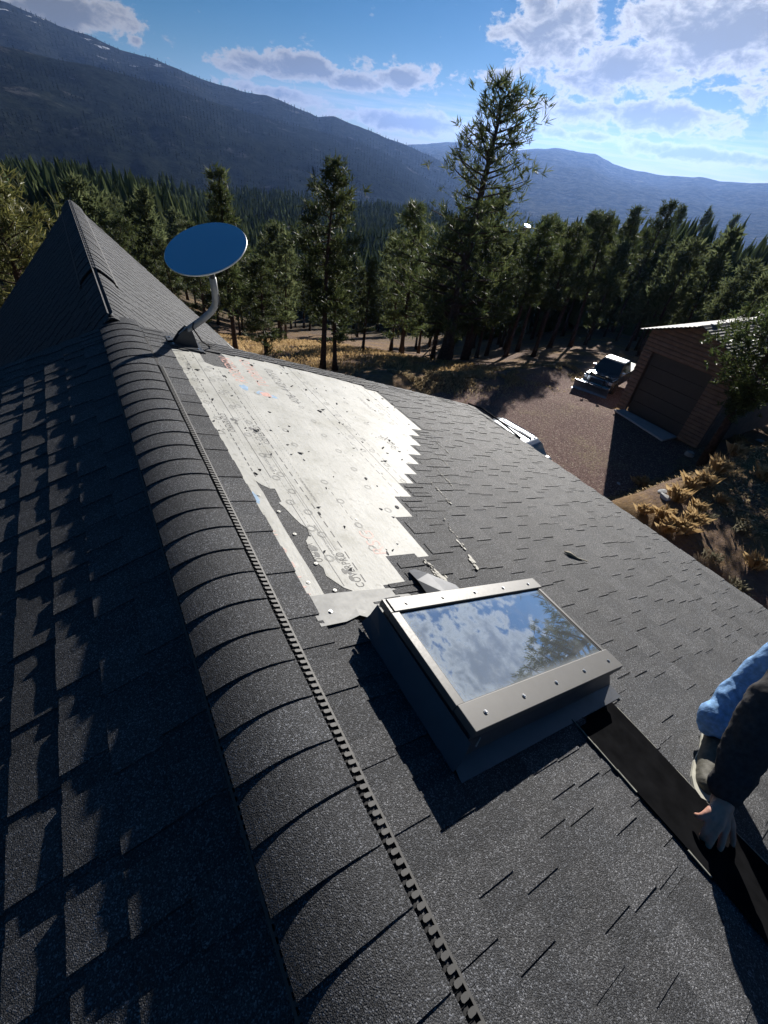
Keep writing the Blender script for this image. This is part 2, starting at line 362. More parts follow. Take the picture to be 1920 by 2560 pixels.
MT['needle_yellow'] = leaf_mat('pine_needles_yellowing', (.05,.06,.02), (.12,.125,.04), (.22,.20,.07))
MT['needle_far'] = leaf_mat('far_conifer_needles', (.036,.052,.026), (.062,.084,.038), (.10,.118,.052), 1., 0., .25)
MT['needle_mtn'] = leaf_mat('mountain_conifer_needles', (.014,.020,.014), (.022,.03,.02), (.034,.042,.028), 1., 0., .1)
MT['juniper'] = leaf_mat('juniper_sprays', (.05,.075,.025), (.09,.125,.04), (.15,.18,.06))
MT['bark'] = simple('pine_bark', (.075,.052,.042), .95, 0, .45, 9., .1, .6)
def tufts(cs, ds, n, ln, wd, g):
    """needle tufts: n thin triangles fanned about each direction"""
    k = len(cs); c = np.repeat(cs, n, 0); d = np.repeat(ds, n, 0)
    d = d+g.normal(size=(k*n, 3))*.75; d /= np.linalg.norm(d, axis=1, keepdims=True)
    s = np.cross(d, g.normal(size=(k*n, 3))); s /= np.linalg.norm(s, axis=1, keepdims=True)+1e-9
    L = ln*g.uniform(.6, 1.25, (k*n, 1)); W = wd*g.uniform(.6, 1.3, (k*n, 1))
    c = c+g.normal(size=c.shape)*ln*.18
    V = np.stack([c-d*L*.2, c+d*L*.35+s*W, c+d*L, c+d*L*.35-s*W], 1).reshape(-1, 3)
    F = np.arange(k*n*4).reshape(-1, 4); return V, F
def pine(seed, h=10., rad=2.2, base=.28, nb=46, tn=9, blades=9, ln=.34, wd=.035, lean=.03, shape='round', needle='needle', tr=.16):
    g = np.random.default_rng(seed); trunk = MB(); br = MB()
    def tp(f): return np.array([lean*h*f*math.sin(seed)+.12*math.sin(f*5+seed)*f, lean*h*f*math.cos(seed*2)+.12*math.cos(f*4+seed)*f, h*f])
    fs = np.linspace(0, 1, 12); trunk.tube([tp(f) for f in fs], [tr*(1-f)**.8*(1+.5*math.exp(-f*22))+.012 for f in fs], 8)
    cs = []; ds = []
    for i in range(nb):
        f = base+(1-base)*((i+.5)/nb)**.92*.985; u = (f-base)/(1-base)
        if shape == 'round': prof = (1-u)**.55*(.55+.45*min(1, u*4))
        elif shape == 'ragged': prof = 1. if u < .38 else (1.-.55*(u-.38)/.2 if u < .58 else .45*(1-(u-.58)/.42)**.45+.08)
        elif shape == 'cone': prof = (1-u)**.9*(.75+.25*min(1, u*5))
        else: prof = (.35+.65*math.sin(math.pi*min(1, u*1.05)))*(1-u*.55)
        L = rad*prof*g.uniform(.55, 1.15)+.18; a = i*2.39996+g.normal()*.5
        p0 = tp(f); up = g.normal()*.15+(.35 if u > .6 else .05)
        pts = [p0+np.array([math.cos(a)*L*q, math.sin(a)*L*q, L*(up*q-.12*q*q+.18*q**3)]) for q in (0, .35, .7, 1.)]
        br.tube(pts, [tr*.28*(1-f*.6)*(1-q*.8)+.006 for q in (0, .35, .7, 1.)], 4, 0, False)
        m = max(3, int(tn*(.45+.55*L/rad)))
        for q in g.uniform(.3, 1.05, m):
            c = np.array([np.interp(q, (0,.35,.7,1.05), [pp[k] for pp in pts]) for k in range(3)])
            c = c+g.normal(size=3)*np.array([.24,.24,.13])*(.5+q)*rad*.36
            cs.append(c); ds.append(np.array([math.cos(a)*.6, math.sin(a)*.6, .65]))
    cs.append(tp(.99)); ds.append(np.array([0,0,1.]))
    V, F = tufts(np.array(cs), np.array(ds), blades, ln, wd, g)
    return (trunk.me('trunk', [MT['bark']], True), npmesh('crown', V, F, [MT[needle]]), br.me('branch', [MT['bark']], True))
def place_tree(name, tri, x, y, s, rz, label, group=None, cat='tree', z=None, branches=True, sz=None):
    r = empty(name, (x, y, (gz(x, y) if z is None else z)-.08), label, cat, group, rz); r.scale = (s, s, s if sz is None else sz)
    for nm, me in zip(('trunk','crown','branches'), tri):
        if nm == 'branches' and not branches: continue
        o = bpy.data.objects.new(nm, me); link(o); o.parent = r
    return r
big_pine = pine(11, 12.3, 3.5, .17, 84, 12, 14, .38, .024, .012, 'ragged', 'needle', .34)
PV = [pine(21, 10, 2.0, .16, 60, 12, 14, .38, .028), pine(22, 10, 2.3, .22, 56, 12, 14, .38, .028, .02), pine(23, 10, 1.7, .30, 50, 12, 14, .36, .028, .04, 'cone'),
      pine(24, 10, 2.1, .35, 48, 13, 14, .38, .028, .03, 'tall'), pine(25, 10, 1.5, .25, 50, 11, 13, .36, .028, .05, 'cone'),
      pine(27, 10, 1.9, .42, 46, 12, 14, .38, .028, .05, 'tall'), pine(28, 10, 1.7, .46, 42, 12, 14, .38, .028, .06, 'round'), pine(29, 10, 1.5, .40, 42, 12, 14, .38, .028, .04, 'cone')]
PY = pine(26, 10, 2.8, .15, 70, 15, 18, .36, .020, .02, 'round', 'needle_yellow', .22)
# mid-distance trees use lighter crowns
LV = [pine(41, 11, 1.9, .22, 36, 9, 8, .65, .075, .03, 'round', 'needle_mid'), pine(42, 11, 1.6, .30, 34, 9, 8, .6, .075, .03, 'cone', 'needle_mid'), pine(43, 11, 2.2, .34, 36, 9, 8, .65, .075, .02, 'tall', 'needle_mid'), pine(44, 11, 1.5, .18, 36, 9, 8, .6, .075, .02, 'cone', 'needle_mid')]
MIRROR = pine(12, 12.6, 3.5, .20, 95, 18, 22, .30, .014, .012, 'tall', 'needle', .34)
def PX(px, py, rmax=140.):
    """world point where the view line through a photo point meets the ground (used once, at build time)"""
    d = Vector([AX[i][0]*(px-960)+AX[i][1]*(py-1280)+AX[i][2]*1117.67 for i in range(3)]); d.normalize()
    h = math.hypot(d.x, d.y); r = 3.
    while r < rmax:
        x = CAMP.x+d.x/h*r; y = d.y/h*r; z = CAMP.z+d.z/h*r
        if z <= gz(x, y): return x, y, r
        r += .15
    return CAMP.x+d.x/h*rmax, d.y/h*rmax, rmax
TREES = [
 # base px, top px, variant, label
 ((806,932),(822,408),3,'tall slender pine in the middle of the view, straight bare trunk, beside the shingle edge'),
 ((590,884),(545,422),2,'narrow-topped pine rising just behind the satellite dish pole'),
 ((668,898),(655,640),0,'short bushy pine with a thin dark trunk, between the dish and the tall slender pine'),
 ((838,925),(858,610),4,'thin pine standing close behind the tall slender pine'),
 ((906,880),(890,640),4,'small pine with a short trunk to the right of the tall slender pine'),
 ((1003,885),(1030,505),0,'leafy pine left of the largest pine, with branches down to the grass'),
 ((700,850),(720,560),1,'dark bushy pine behind the short bushy pine'),
 ((960,800),(985,600),3,'pine on the far grassy slope left of the largest pine'),
 ((1166,900),(1215,560),4,'leaning thin pine nearest the right side of the largest pine'),
 ((1190,895),(1245,600),4,'second leaning thin pine to the right of the largest pine'),
 ((1215,890),(1275,580),2,'third leaning thin pine to the right of the largest pine'),
 ((1262,893),(1335,540),0,'dense dark pine standing at the edge of the drive right of the leaning thin pines'),
 ((1292,880),(1385,545),1,'broad pine in the shadows behind the dense dark pine'),
 ((1332,892),(1420,560),3,'pine with a bare leaning trunk at the top of the light grass bank'),
 ((1372,872),(1470,530),0,'pine behind the grass bank, left of the parked truck'),
 ((1425,868),(1530,540),1,'pine right behind the parked truck'),
 ((1470,850),(1590,520),2,'tall pine behind the roof of the parked truck'),
 ((1530,830),(1660,505),0,'pine left of the garage gable, its crown high above the roof'),
 ((1585,815),(1720,520),3,'pine just behind the garage gable peak'),
 ((1640,812),(1790,530),1,'pine behind the garage roof, right of the gable peak'),
 ((1700,810),(1860,545),0,'pine behind the garage roof towards the right edge'),
 ((360,835),(345,545),1,'pine hidden behind the steep roof, left of the satellite dish'),
 ((450,830),(440,600),3,'pine directly behind the satellite dish'),
 ((520,850),(500,560),0,'pine just right of the satellite dish pole'),
 ((760,820),(770,640),2,'pine in the trees behind the tall slender pine'),
]
def place_all():
    x, y, r = PX(1110, 906)
    o = place_tree('pine_tree', big_pine, x, y, r/27.5*1.02, .6, 'largest pine, thick trunk and tall ragged crown reaching into the clouds', 'pines beyond the drive')
    o.rotation_euler = (R(1.5), R(-1.0), .6)
    for (bp, tp_, v, lab) in TREES:
        x, y, r = PX(*bp); d = Vector([AX[i][0]*(tp_[0]-960)+AX[i][1]*(tp_[1]-1280)+AX[i][2]*1117.67 for i in range(3)])
        top = CAMP.z+d.z/math.hypot(d.x, d.y)*r; h = max(3., top-gz(x, y)); s = h/10.
        if bp[0] > 1230: v = 5+v % 3
        o = place_tree('pine_tree', PV[v], x, y, min(1.25, max(.75, s)), random.uniform(0, 6.28), lab, 'pines beyond the drive', sz=s)
    place_tree('pine_tree', PY, -1.9, 17.5, .80, 1., 'yellow-green pine at the left edge behind the steep roof', 'pines beyond the drive')
    place_tree('pine_tree', PY, -3.4, 22., .80, 3., 'second yellow-green pine at the left edge, further behind the steep roof', 'pines beyond the drive')
    # big tree outside the view to the right; it shows in the skylight glass
    a = R(77.); place_tree('pine_tree', MIRROR, 45*math.sin(a), 45*math.cos(a), 2.05, 2.2, 'tall pine right of the view, seen mirrored in the skylight glass')
    # trees of the wood beyond, one by one
    n = 0; tries = 0; spots = [(0., 0.)]
    while n < 270 and tries < 9000:
        tries += 1; az = random.uniform(-14, 46) if random.random() < .5 else random.uniform(46, 82); r = 30*math.exp(random.random()**.8*math.log(150/30.))
        if az < 36 and r < 46: continue
        if 10 < az < 33 and r < 66 and random.random() < .85: continue
        if 36 <= az < 52 and r < 31: continue
        if az > 50 and r < 35 : continue
        x = r*math.sin(R(az)); y = r*math.cos(R(az))
        if min((x-p)**2+(y-q)**2 for p, q in spots[-200:]) < (1.3+r*.012)**2: continue
        if x > 20 and y < 15 and x < 34: continue
        if any((11.5 < x-.829*t < 20.5 and 9.5 < y-.559*t < 19.) or (12 < x-.829*t < 25 and 17. < y-.559*t < 20.3) or (11 < x-.829*t < 22 and -1 < y-.559*t < 6) for t in (5., 9., 14., 19., 24.)): continue      # keeps the drive in the sun
        spots.append((x, y)); s = random.uniform(.75, 1.15)*(.84 if az > 56 else 1.); n += 1
        right = az > 45
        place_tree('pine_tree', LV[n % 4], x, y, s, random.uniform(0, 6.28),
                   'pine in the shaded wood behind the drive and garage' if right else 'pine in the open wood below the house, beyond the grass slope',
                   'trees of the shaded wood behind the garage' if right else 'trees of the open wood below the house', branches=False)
place_all()
# forest on the mid-distance hill and on the mountain faces: nobody could count it
def conifers(name, X, Y, Z, H, m, tiers=5, nb=6, seed=0, rad=.17):
    g = np.random.default_rng(seed); n = len(X); Vs = []; 
    for k in range(tiers):
        f0 = .12+.80*k/tiers; r = rad*(1-f0)*1.15+.012; ln = .30*(1-.3*k/tiers)
        for b in range(nb):
            a = 2*np.pi*(b+.5*(k % 2))/nb+g.uniform(-.35, .35, n); rr = H*r*g.uniform(.65, 1.3, n); da = 1.25*np.pi/nb
            zt = Z+H*(f0+ln*g.uniform(.75, 1.1, n)); zb = Z+H*(f0-.05*g.uniform(.2, 1.4, n))
            p0 = np.stack([X, Y, zt], 1)
            p1 = np.stack([X+rr*np.cos(a-da), Y+rr*np.sin(a-da), zb], 1); p2 = np.stack([X+rr*np.cos(a+da), Y+rr*np.sin(a+da), zb-H*.02], 1)
            Vs.append(np.stack([p0, p1, p2], 1))
    V = np.stack(Vs, 1).reshape(-1, 3); F = np.arange(len(V)).reshape(-1, 3)
    return tag(ob(name, npmesh(name, V, F, [m])), kind='stuff')
def mid_forest():
    g = np.random.default_rng(5); n = 26000
    az = g.uniform(-24, 74, n); r = np.where(az > 44, 72, 110)*np.exp(g.random(n)**.70*np.log(640/110.))
    x = r*np.sin(np.radians(az)); y = r*np.cos(np.radians(az))
    clear = fbm(x/70., y/70., 4, 77); keep = clear < .09
    keep &= ~((az > 17) & (az < 24.5) & (r > 285) & (r < 390) & (fbm(x/25., y/25., 3, 8) < .12))
    keep &= ~((az > 2) & (az < 5) & (r > 180) & (r < 215))
    x, y = x[keep], y[keep]; z = ground_z(x, y); H = g.uniform(7, 16, len(x))
    o = conifers('forest', x, y, z-.3, H, MT['needle_far'], 5, 6, 3)
    tag(o, 'dense dark conifer forest covering the hillside across the hollow', 'forest')
    for G, Tt, cnt, sd, hh, nm, lab in ((M0g, M0t, 16000, 8, (7, 13), 'forest', 'conifers covering the dark near mountain face'), (M1g, M1t, 10000, 9, (9, 17), 'forest', 'conifers along the high mountain ridge')):
        gg = np.random.default_rng(sd); ni, nj = Tt.shape; i = gg.integers(0, ni-1, cnt); jmax = 70
        j = (gg.random(cnt)**.6*jmax).astype(int); P = G[i, j]*(1-.5)+G[np.minimum(i+1, ni-1), np.minimum(j+1, jmax-1)]*.5
        ok = fbm(P[:,0]/160., P[:,1]/160., 4, sd) < .1; P = P[ok]
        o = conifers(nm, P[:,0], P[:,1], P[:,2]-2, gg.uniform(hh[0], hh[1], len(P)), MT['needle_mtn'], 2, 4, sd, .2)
        tag(o, lab, 'forest')
mid_forest()
# ------------------------------------------------------------------ house roof
TT = .3328; TH = math.atan(TT); CT, ST = math.cos(TH), math.sin(TH)
def RP(u, y, h=0.): return Vector((u*CT+h*ST, y, -u*ST+h*CT))         # right slope: u down the slope, h above it
def LP(u, y, h=0.): return Vector((-(u*CT+h*ST), y, -u*ST+h*CT))
MR = Matrix(((CT,0,ST,0),(0,1,0,0),(-ST,0,CT,0),(0,0,0,1)))            # local (u,y,h) -> world on the right slope
EXP = .143; U0 = .02; YN, YF = -2.4, 4.30; UE = 4.268
MT['wood'] = simple('roof_deck', (.30,.22,.14), .85, 0, .25, 6.)
MT['siding'] = simple('cedar_siding', (.22,.13,.07), .8, 0, .3, 3., .3, .3)
MT['dripmetal'] = simple('painted_drip_edge', (.085,.088,.095), .45, .2, .08, 15.)
MT['ventplastic'] = simple('vent_plastic', (.045,.044,.042), .65, 0, .12, 30.)
MT['black'] = simple('black_void', (.008,.008,.009), .9, 0, .1)
house = empty('house', (0, 2., -8.), 'house with dark shingled roof, steeper gable end and torn-open pale patch', 'house')
m = MB(); m.add([RP(.0,YN,-.03), RP(UE-.01,YN,-.03), RP(UE-.01,YF-.005,-.03), RP(.0,YF-.005,-.03), RP(.0,YN,0), RP(UE-.01,YN,0), RP(UE-.01,YF-.005,0), RP(.0,YF-.005,0)],
     [[0,3,2,1],[4,5,6,7],[0,1,5,4],[1,2,6,5],[2,3,7,6],[3,0,4,7]])
deckR = m.ob('roof_slope', MT['basesheet'], house)
m = MB(); m.add([LP(.0,YN,-.03), LP(UE-.01,YN,-.03), LP(UE-.01,YF-.005,-.03), LP(.0,YF-.005,-.03), LP(.0,YN,0), LP(UE-.01,YN,0), LP(UE-.01,YF-.005,0), LP(.0,YF-.005,0)],
     [[0,1,2,3],[7,6,5,4],[4,5,1,0],[5,6,2,1],[6,7,3,2],[7,4,0,3]])
deckL = m.ob('roof_slope', MT['basesheet'], house)
# walls under the roof
m = MB()
zt = -8.0
m.prism([(-3.75,zt),(3.75,zt),(3.75,-3.75*TT-.12),(0,-.1),(-3.75,-3.75*TT-.12)], YN+.3, YF-.3, 'y')
m.ob('wall', MT['siding'], house)
def shingle_me(seed, L=1.0):
    g = random.Random(seed); b = MB(); N = 18; hd = .05
    ys = [L*i/N for i in range(N+1)]; hb = [.0082+g.uniform(-.0012,.0014) for _ in ys]
    v = []; f = []
    for y, h in zip(ys, hb): v += [(-hd, y, .0012), (EXP+g.uniform(-.0012,.0012), y, h), (EXP, y, -.0005)]
    for i in range(N):
        a = 3*i; c = a+3; f += [[a, a+1, c+1, c], [a+1, a+2, c+2, c+1]]
    f += [[0, 2, 1], [3*N, 3*N+1, 3*N+2]]
    b.add(v, f)
    y = g.uniform(-.05, .06)
    while y < L-.06:                                  # laminated upper tabs
        wd = g.uniform(.07, .20); y0 = max(y, .0015); y1 = min(y+wd, L-.0015); t = .0035+g.uniform(-.0003,.0007)
        e = EXP+.0022; n = max(2, int((y1-y0)/.045)); vv = []; ff = []
        for i in range(n+1):
            q = y0+(y1-y0)*i/n; wob = g.uniform(-.0012,.0016)
            vv += [(-.012, q, .0022+t), (e+g.uniform(-.001,.001), q, .0082+t+wob), (e, q, .0008)]
        for i in range(n):
            a = 3*i; c = a+3; ff += [[a, a+1, c+1, c], [a+1, a+2, c+2, c+1]]
        k = len(vv); vv += [(-.012, y0, .001), (-.012, y1, .001)]
        ff += [[k, 2, 1, 0], [k+1, 3*n, 3*n+1, 3*n+2]]
        b.add(vv, ff, 1); y += wd+g.uniform(.06, .17)
    return b.me('shingle', [MT['shingle'], MT['tab']])
SV = [shingle_me(100+i) for i in range(16)]
GAP_N = {2:.93,3:.93,4:1.02,5:1.10,6:1.29,7:1.262,8:1.62,9:1.842,10:2.014,11:2.152,12:2.315,13:2.485,14:2.67,15:2.883,16:3.04}
GAP_F = {2:3.90,3:3.94,4:4.02,5:4.06,6:4.08,7:4.10,8:4.12,9:4.12,10:4.11,11:4.11,12:4.10,13:4.10,14:4.08,15:4.06,16:3.96}
SKU, SKY = (.50, 1.445), (.345, .87)                    # skylight opening in the shingles (u, y)
def lay(parent, side, courses, gaps=True):
    g = random.Random(3 if side > 0 else 4)
    for k in courses:
        u = U0+k*EXP
        iv = [(YN, YF)]
        if gaps and side > 0:
            if k in GAP_N: iv = [(YN, GAP_N[k]), (GAP_F[k], YF)]
            if u+EXP > SKU[0] and u < SKU[1]-.02:
                iv = [q for a, b in iv for q in ((a, min(b, SKY[0])), (max(a, SKY[1]), b)) if q[1]-q[0] > .03]
        for a, b in iv:
            off = g.uniform(.15, 1.); edges = [a]; y = a+off
            while y < b-.12: edges.append(y); y += 1.0
            edges.append(b)
            if len(edges) > 2 and edges[-1]-edges[-2] > 1.0: edges.insert(-1, edges[-1]-.5)
            for p, q in zip(edges[:-1], edges[1:]):
                L = q-p-.0016; me = SV[g.randrange(16)]
                if side > 0: o = ob('shingle', me, parent, RP(u, p, g.uniform(0,.0006)), (0, TH, 0), (1, L, 1))
                else: o = ob('shingle', me, parent, LP(u, q, g.uniform(0,.0006)), (0, TH, math.pi), (1, L, 1))
NC = int((UE-U0)/EXP)
lay(deckR, 1, range(1, NC+1))
lay(deckL, -1, range(1, 11))
def joined_courses(name, parent, basis, courses, y0, y1, seed):
    """the courses beyond counting, as one part; basis(u,y,h) gives the world point"""
    g = random.Random(seed); src = []
    for me in SV[:8]:
        V = np.empty(len(me.vertices)*3, np.float32); me.vertices.foreach_get('co', V); src.append((V.reshape(-1,3), [list(p.vertices) for p in me.polygons]))
    vs_, fs_ = [], []; n = 0
    for k in courses:
        y = y0-g.uniform(0, .9)
        while y < y1:
            a = max(y, y0); b = min(y+1., y1)
            if b-a > .03:
                V, F = src[g.randrange(8)]; W = np.stack([U0+k*EXP+V[:,0], a+V[:,1]*(b-a-.0016), V[:,2]], 1)
                vs_.append(W); fs_ += [[i+n for i in f] for f in F]; n += len(W)
            y += 1.
    W = np.concatenate(vs_); P = [basis(*q) for q in W.tolist()]
    return tag(ob(name, mesh(name, P, fs_, [MT['shingle']]), parent), kind='stuff')
joined_courses('shingle_courses', deckL, LP, range(11, NC+1), YN, YF, 61)
# ------------------------------------------------------------------ ridge vent with caps
def cap_z(x, lift=0., T_=TT, r=.085, top=.0255): return -math.sqrt((T_*x)**2+(T_*r)**2)+T_*r*.55+top+lift-.012
def cap_me(seed, T_=TT, half=.141, L=EXP, r=.085, top=.0255):
    g = random.Random(seed); b = MB(); N = 14; xs = [half*(2*i/N-1) for i in range(N+1)]; v = []
    lf = g.uniform(.0004, .0022); sk = g.uniform(-.002,.002)
    for yy, t in ((0., 1), (L*.5, .55), (L+.03, 0)):
        for x in xs:
            edge = abs(x)/half
            lift = .0055*t+lf*t*math.exp(-((x/half+.55)/.35)**2)+.002*t*math.exp(-((x/half-.5)/.4)**2)
            v.append((x, yy+sk*x/half*4+g.uniform(-.0006,.0006)*(yy == 0), cap_z(x, lift, T_, r, top)-.004*edge**4))
    f = []; n1 = N+1
    for r_ in range(2):
        for i in range(N): f.append([r_*n1+i, r_*n1+i+1, (r_+1)*n1+i+1, (r_+1)*n1+i])
    k = len(v); v += [(x, .0004, cap_z(x, -.006, T_, r, top)) for x in xs]      # butt edge facing the viewer
    for i in range(N): f.append([k+i, k+i+1, i+1, i])
    k2 = len(v); v += [(xs[0], L+.03, v[2*n1][2]-.004), (xs[-1], L+.03, v[2*n1+N][2]-.004), (xs[0], 0, v[0][2]-.006), (xs[-1], 0, v[N][2]-.006)]
    f += [[k2+2, 0, n1, 2*n1, k2], [k2+3, k2+1, 2*n1+N, n1+N, N]]
    b.add(v, f); return b.me('ridge_cap', [MT['shingle']], False)
CV = [cap_me(300+i) for i in range(8)]
def vent_strip(sgn, y0, y1, T_, half0=.143, half1=.176, z0=None, per=.0235):
    """serrated vent edge: a rail with rounded knobs and fine ribs; returned as MB"""
    b = MB(); n = int((y1-y0)/per); a = math.atan(T_); ca, sa = math.cos(a), math.sin(a)
    def P(u, y, h): return (sgn*(u*ca+h*sa), y, -u*sa+h*ca)
    for i in range(n):
        y = y0+i*per; h = .0125
        b.add([P(half1-.008,y,h),P(half1,y,h-.002),P(half1,y+per,h-.002),P(half1-.008,y+per,h)], [[0,1,2,3] if sgn > 0 else [3,2,1,0]])
        b.add([P(half1,y,h-.002),P(half1+.001,y,.0),P(half1+.001,y+per,.0),P(half1,y+per,h-.002)], [[0,1,2,3] if sgn > 0 else [3,2,1,0]])
        yc = y+per*.5; kw = per*.26; u1 = half1-.008; u0 = half0+.002
        pts = [(u1, yc-kw*.75), (u1-.005, yc-kw), (u0+.004, yc-kw), (u0, yc-kw*.5), (u0, yc+kw*.5), (u0+.004, yc+kw), (u1-.005, yc+kw), (u1, yc+kw*.75)]
        v = [P(u, q, h+(u1-u)*.12) for u, q in pts]; b.add(v, [list(range(8))[::(1 if sgn < 0 else -1)][::-1]])
        lo = [P(u, q, h+(u1-u)*.12-.006) for u, q in pts]
        b.add(v+lo, [[k, k+1, k+9, k+8] for k in range(7)])
        for q in (.12, .62):                            # thin ribs inside the slot
            yy = y+per*q; b.add([P(half0-.012,yy,.004),P(half0+.008,yy,.004),P(half0+.006,yy,.014),P(half0-.012,yy,.018)], [[0,1,2,3]])
    return b
VY0, VY1 = -2.3, 3.42
m = MB(); xs = (-.138,-.08,0,.08,.138)
m.prism([(x, cap_z(x)-.010) for x in xs]+[(.16,-.16*TT+.002),(-.16,-.16*TT+.002)], VY0, VY1+.6, 'y')
vent = m.ob('ridge_vent', MT['black'], house)
for s in (1, -1): vent_strip(s, VY0, VY1, TT, .143, .176 if s > 0 else .166).ob('vent_edge', MT['ventplastic'], vent)
y = -1.2; i = 0
while y < 4.25:
    ob('ridge_cap', CV[i % 8], vent, (-.009+random.uniform(-.002,.002), y+random.uniform(-.002,.002), .003)); y += EXP; i += 1
# ------------------------------------------------------------------ steeper roof beyond
TS = math.tan(R(47.5)); AS = math.atan(TS); CS, SS = math.cos(AS), math.sin(AS); ZS = .045; SY0, SY1 = 4.32, 10.85; UL = 6.0; XS = -.05
def SR(u, y, h=0.): return Vector((XS+u*CS+h*SS, y, ZS-u*SS+h*CS))
def SL(u, y, h=0.): return Vector((XS-(u*CS+h*SS), y, ZS-u*SS+h*CS))
steep = MB().prism([(XS,ZS-.035),(XS-UL*CS,ZS-.035-UL*SS),(XS-UL*CS+.03,ZS-.07-UL*SS),(XS,ZS-.09),(XS+UL*CS-.03,ZS-.07-UL*SS),(XS+UL*CS,ZS-.035-UL*SS)], SY0, SY1, 'y').ob('steep_roof', MT['wood'], house)
MB().prism([(XS,ZS-.12),(XS-3.6,ZS-.12-3.6*TS),(XS-3.6,-8.),(XS+3.6,-8.),(XS+3.6,ZS-.12-3.6*TS)], SY0+.25, SY1-.35, 'y').ob('wall', MT['siding'], house)
for nm, B, sd in (('shingle_courses', SR, 71), ('shingle_courses', SL, 72)): joined_courses(nm, steep, B, range(0, 41), SY0, SY1, sd)
SCV = [cap_me(340+i, TS, .15, EXP, .045, .020) for i in range(5)]
m = MB(); m.prism([(x*1., cap_z(x, 0, TS, .045, .02)-.008) for x in (-.16,-.08,0,.08,.16)]+[(.17,-.17*TS),(-.17,-.17*TS)], 5.86, 10.78, 'y')
sv = m.ob('ridge_vent', MT['black'], house, loc=(XS, 0, ZS+.028))
SCW = [cap_me(350+i, TS, .155, EXP, .045, .028) for i in range(5)]
y = SY0-.03; i = 0
while y < 10.75:
    up = y > 5.84; ob('ridge_cap', (SCW if up else SCV)[i % 5], sv, (XS+random.uniform(-.003,.003), y, ZS+(.024 if up else 0.))); y += EXP; i += 1
for s in (1, -1):
    m = MB(); m.add([(XS+s*.158, 5.84, ZS-.158*TS+.035), (XS+s*.178, 5.84, ZS-.178*TS+.035), (XS+s*.178, 10.7, ZS-.178*TS+.035), (XS+s*.158, 10.7, ZS-.158*TS+.035),
        (XS+s*.158, 5.84, ZS-.158*TS+.012), (XS+s*.178, 5.84, ZS-.178*TS+.012), (XS+s*.178, 10.7, ZS-.178*TS+.012), (XS+s*.158, 10.7, ZS-.158*TS+.012)],
        [[0,1,2,3],[7,6,5,4],[0,4,5,1],[1,5,6,2],[2,6,7,3],[3,7,4,0]]); m.ob('vent_edge', MT['ventplastic'], sv)
# pale strip of underlayment left at the edge of the steep roof
# eave and rake trim
m = MB()
for a, b in ((YN, 1.2), (1.205, YF)):
    m.add([RP(UE-.02,a,.002),RP(UE+.022,a,.0),RP(UE+.022,b,.0),RP(UE-.02,b,.002), RP(UE+.022,a,-.06),RP(UE+.022,b,-.06), RP(UE+.012,a,-.06),RP(UE+.012,b,-.06)], [[0,1,2,3],[1,4,5,2],[4,6,7,5]])
m.ob('drip_edge', MT['dripmetal'], deckR)
MB().box((0,0,0),(.03,YF-YN,.16)).ob('fascia', MT['siding'], house, loc=RP(UE-.03, YN, -.20))
m = MB(); m.add([RP(.2,YF-.001,.0),RP(UE,YF-.001,.0),RP(UE,YF+.012,.0),RP(.2,YF+.012,.0),RP(.2,YF+.012,-.05),RP(UE,YF+.012,-.05)], [[0,1,2,3],[3,2,5,4]])
m.ob('rake_edge', MT['dripmetal'], deckR)
# bent cable end at the far corner of the eave
m = MB(); m.tube([RP(UE-.08,4.25,.03),RP(UE+.0,4.05,.06),RP(UE+.03,3.7,.05),RP(UE+.04,3.3,.02)], .012, 8); m.ob('cable', MT['black'], deckR)
# ------------------------------------------------------------------ opened patch: underlayment sheets
def felt_mat():
    m, t, b, o = newmat('synthetic_underlayment'); p = pos(t)
    n = t.noise(p, 4.0, 8, .65); n2 = t.noise(p, 26., 6, .7); n3 = t.noise(p, 1.2, 4)
    c = t.ramp(n, [(.3, (.30,.295,.255)), (.46, (.40,.397,.365)), (.7, (.485,.48,.445))])
    c = t.mix(t.m('MULTIPLY', t.smooth(n2, .54, .70), .6), c, (.21,.205,.18,1))
    c = t.mix(t.m('MULTIPLY', t.smooth(n3, .55, .7), .22), c, (.36,.37,.36,1))
    t.l.new(c, b.inputs['Base Color']); b.inputs['Roughness'].default_value = .62; b.inputs['Specular IOR Level'].default_value = .3
    mp = t.new('ShaderNodeMapping', i_Vector=p); mp.inputs['Scale'].default_value = (3., 1., 3.)
    bump(t, b, t.m('ADD', t.noise(mp.outputs[0], 9., 6, .65), t.m('MULTIPLY', n2, .5)), .5, .005); return m
MT['felt'] = felt_mat()
MT['ink'] = simple('grey_ink', (.12,.12,.115), .7, 0, .4, 60.)
MT['ink_dark'] = simple('black_ink', (.045,.045,.045), .7, 0, .5, 60.)
MT['ink_red'] = simple('faded_red_ink', (.55,.32,.27), .7, 0, .35, 70.)
MT['ink_pink'] = simple('worn_red_ink', (.56,.40,.35), .7, 0, .25, 90.)
MT['ink_blue'] = simple('faded_blue_ink', (.24,.36,.50), .7, 0, .25, 30.)
MT['tin'] = simple('galvanised_steel', (.27,.27,.26), .72, .15, .12, 14., .5, .12)
MT['lint'] = simple('torn_chip', (.035,.036,.04), .9, 0, .4, 60.)
def flat(name, poly, h, mat, parent, th=.0006):
    """thin piece cut to an outline given in (u, y) on the right slope"""
    b = MB(); b.prism(poly, h-th, h, 'z', 0, MR); return b.ob(name, mat, parent)
def area_ccw(p): return p if sum(a[0]*b[1]-b[0]*a[1] for a, b in zip(p, p[1:]+p[:1])) > 0 else p[::-1]
gr = random.Random(12)
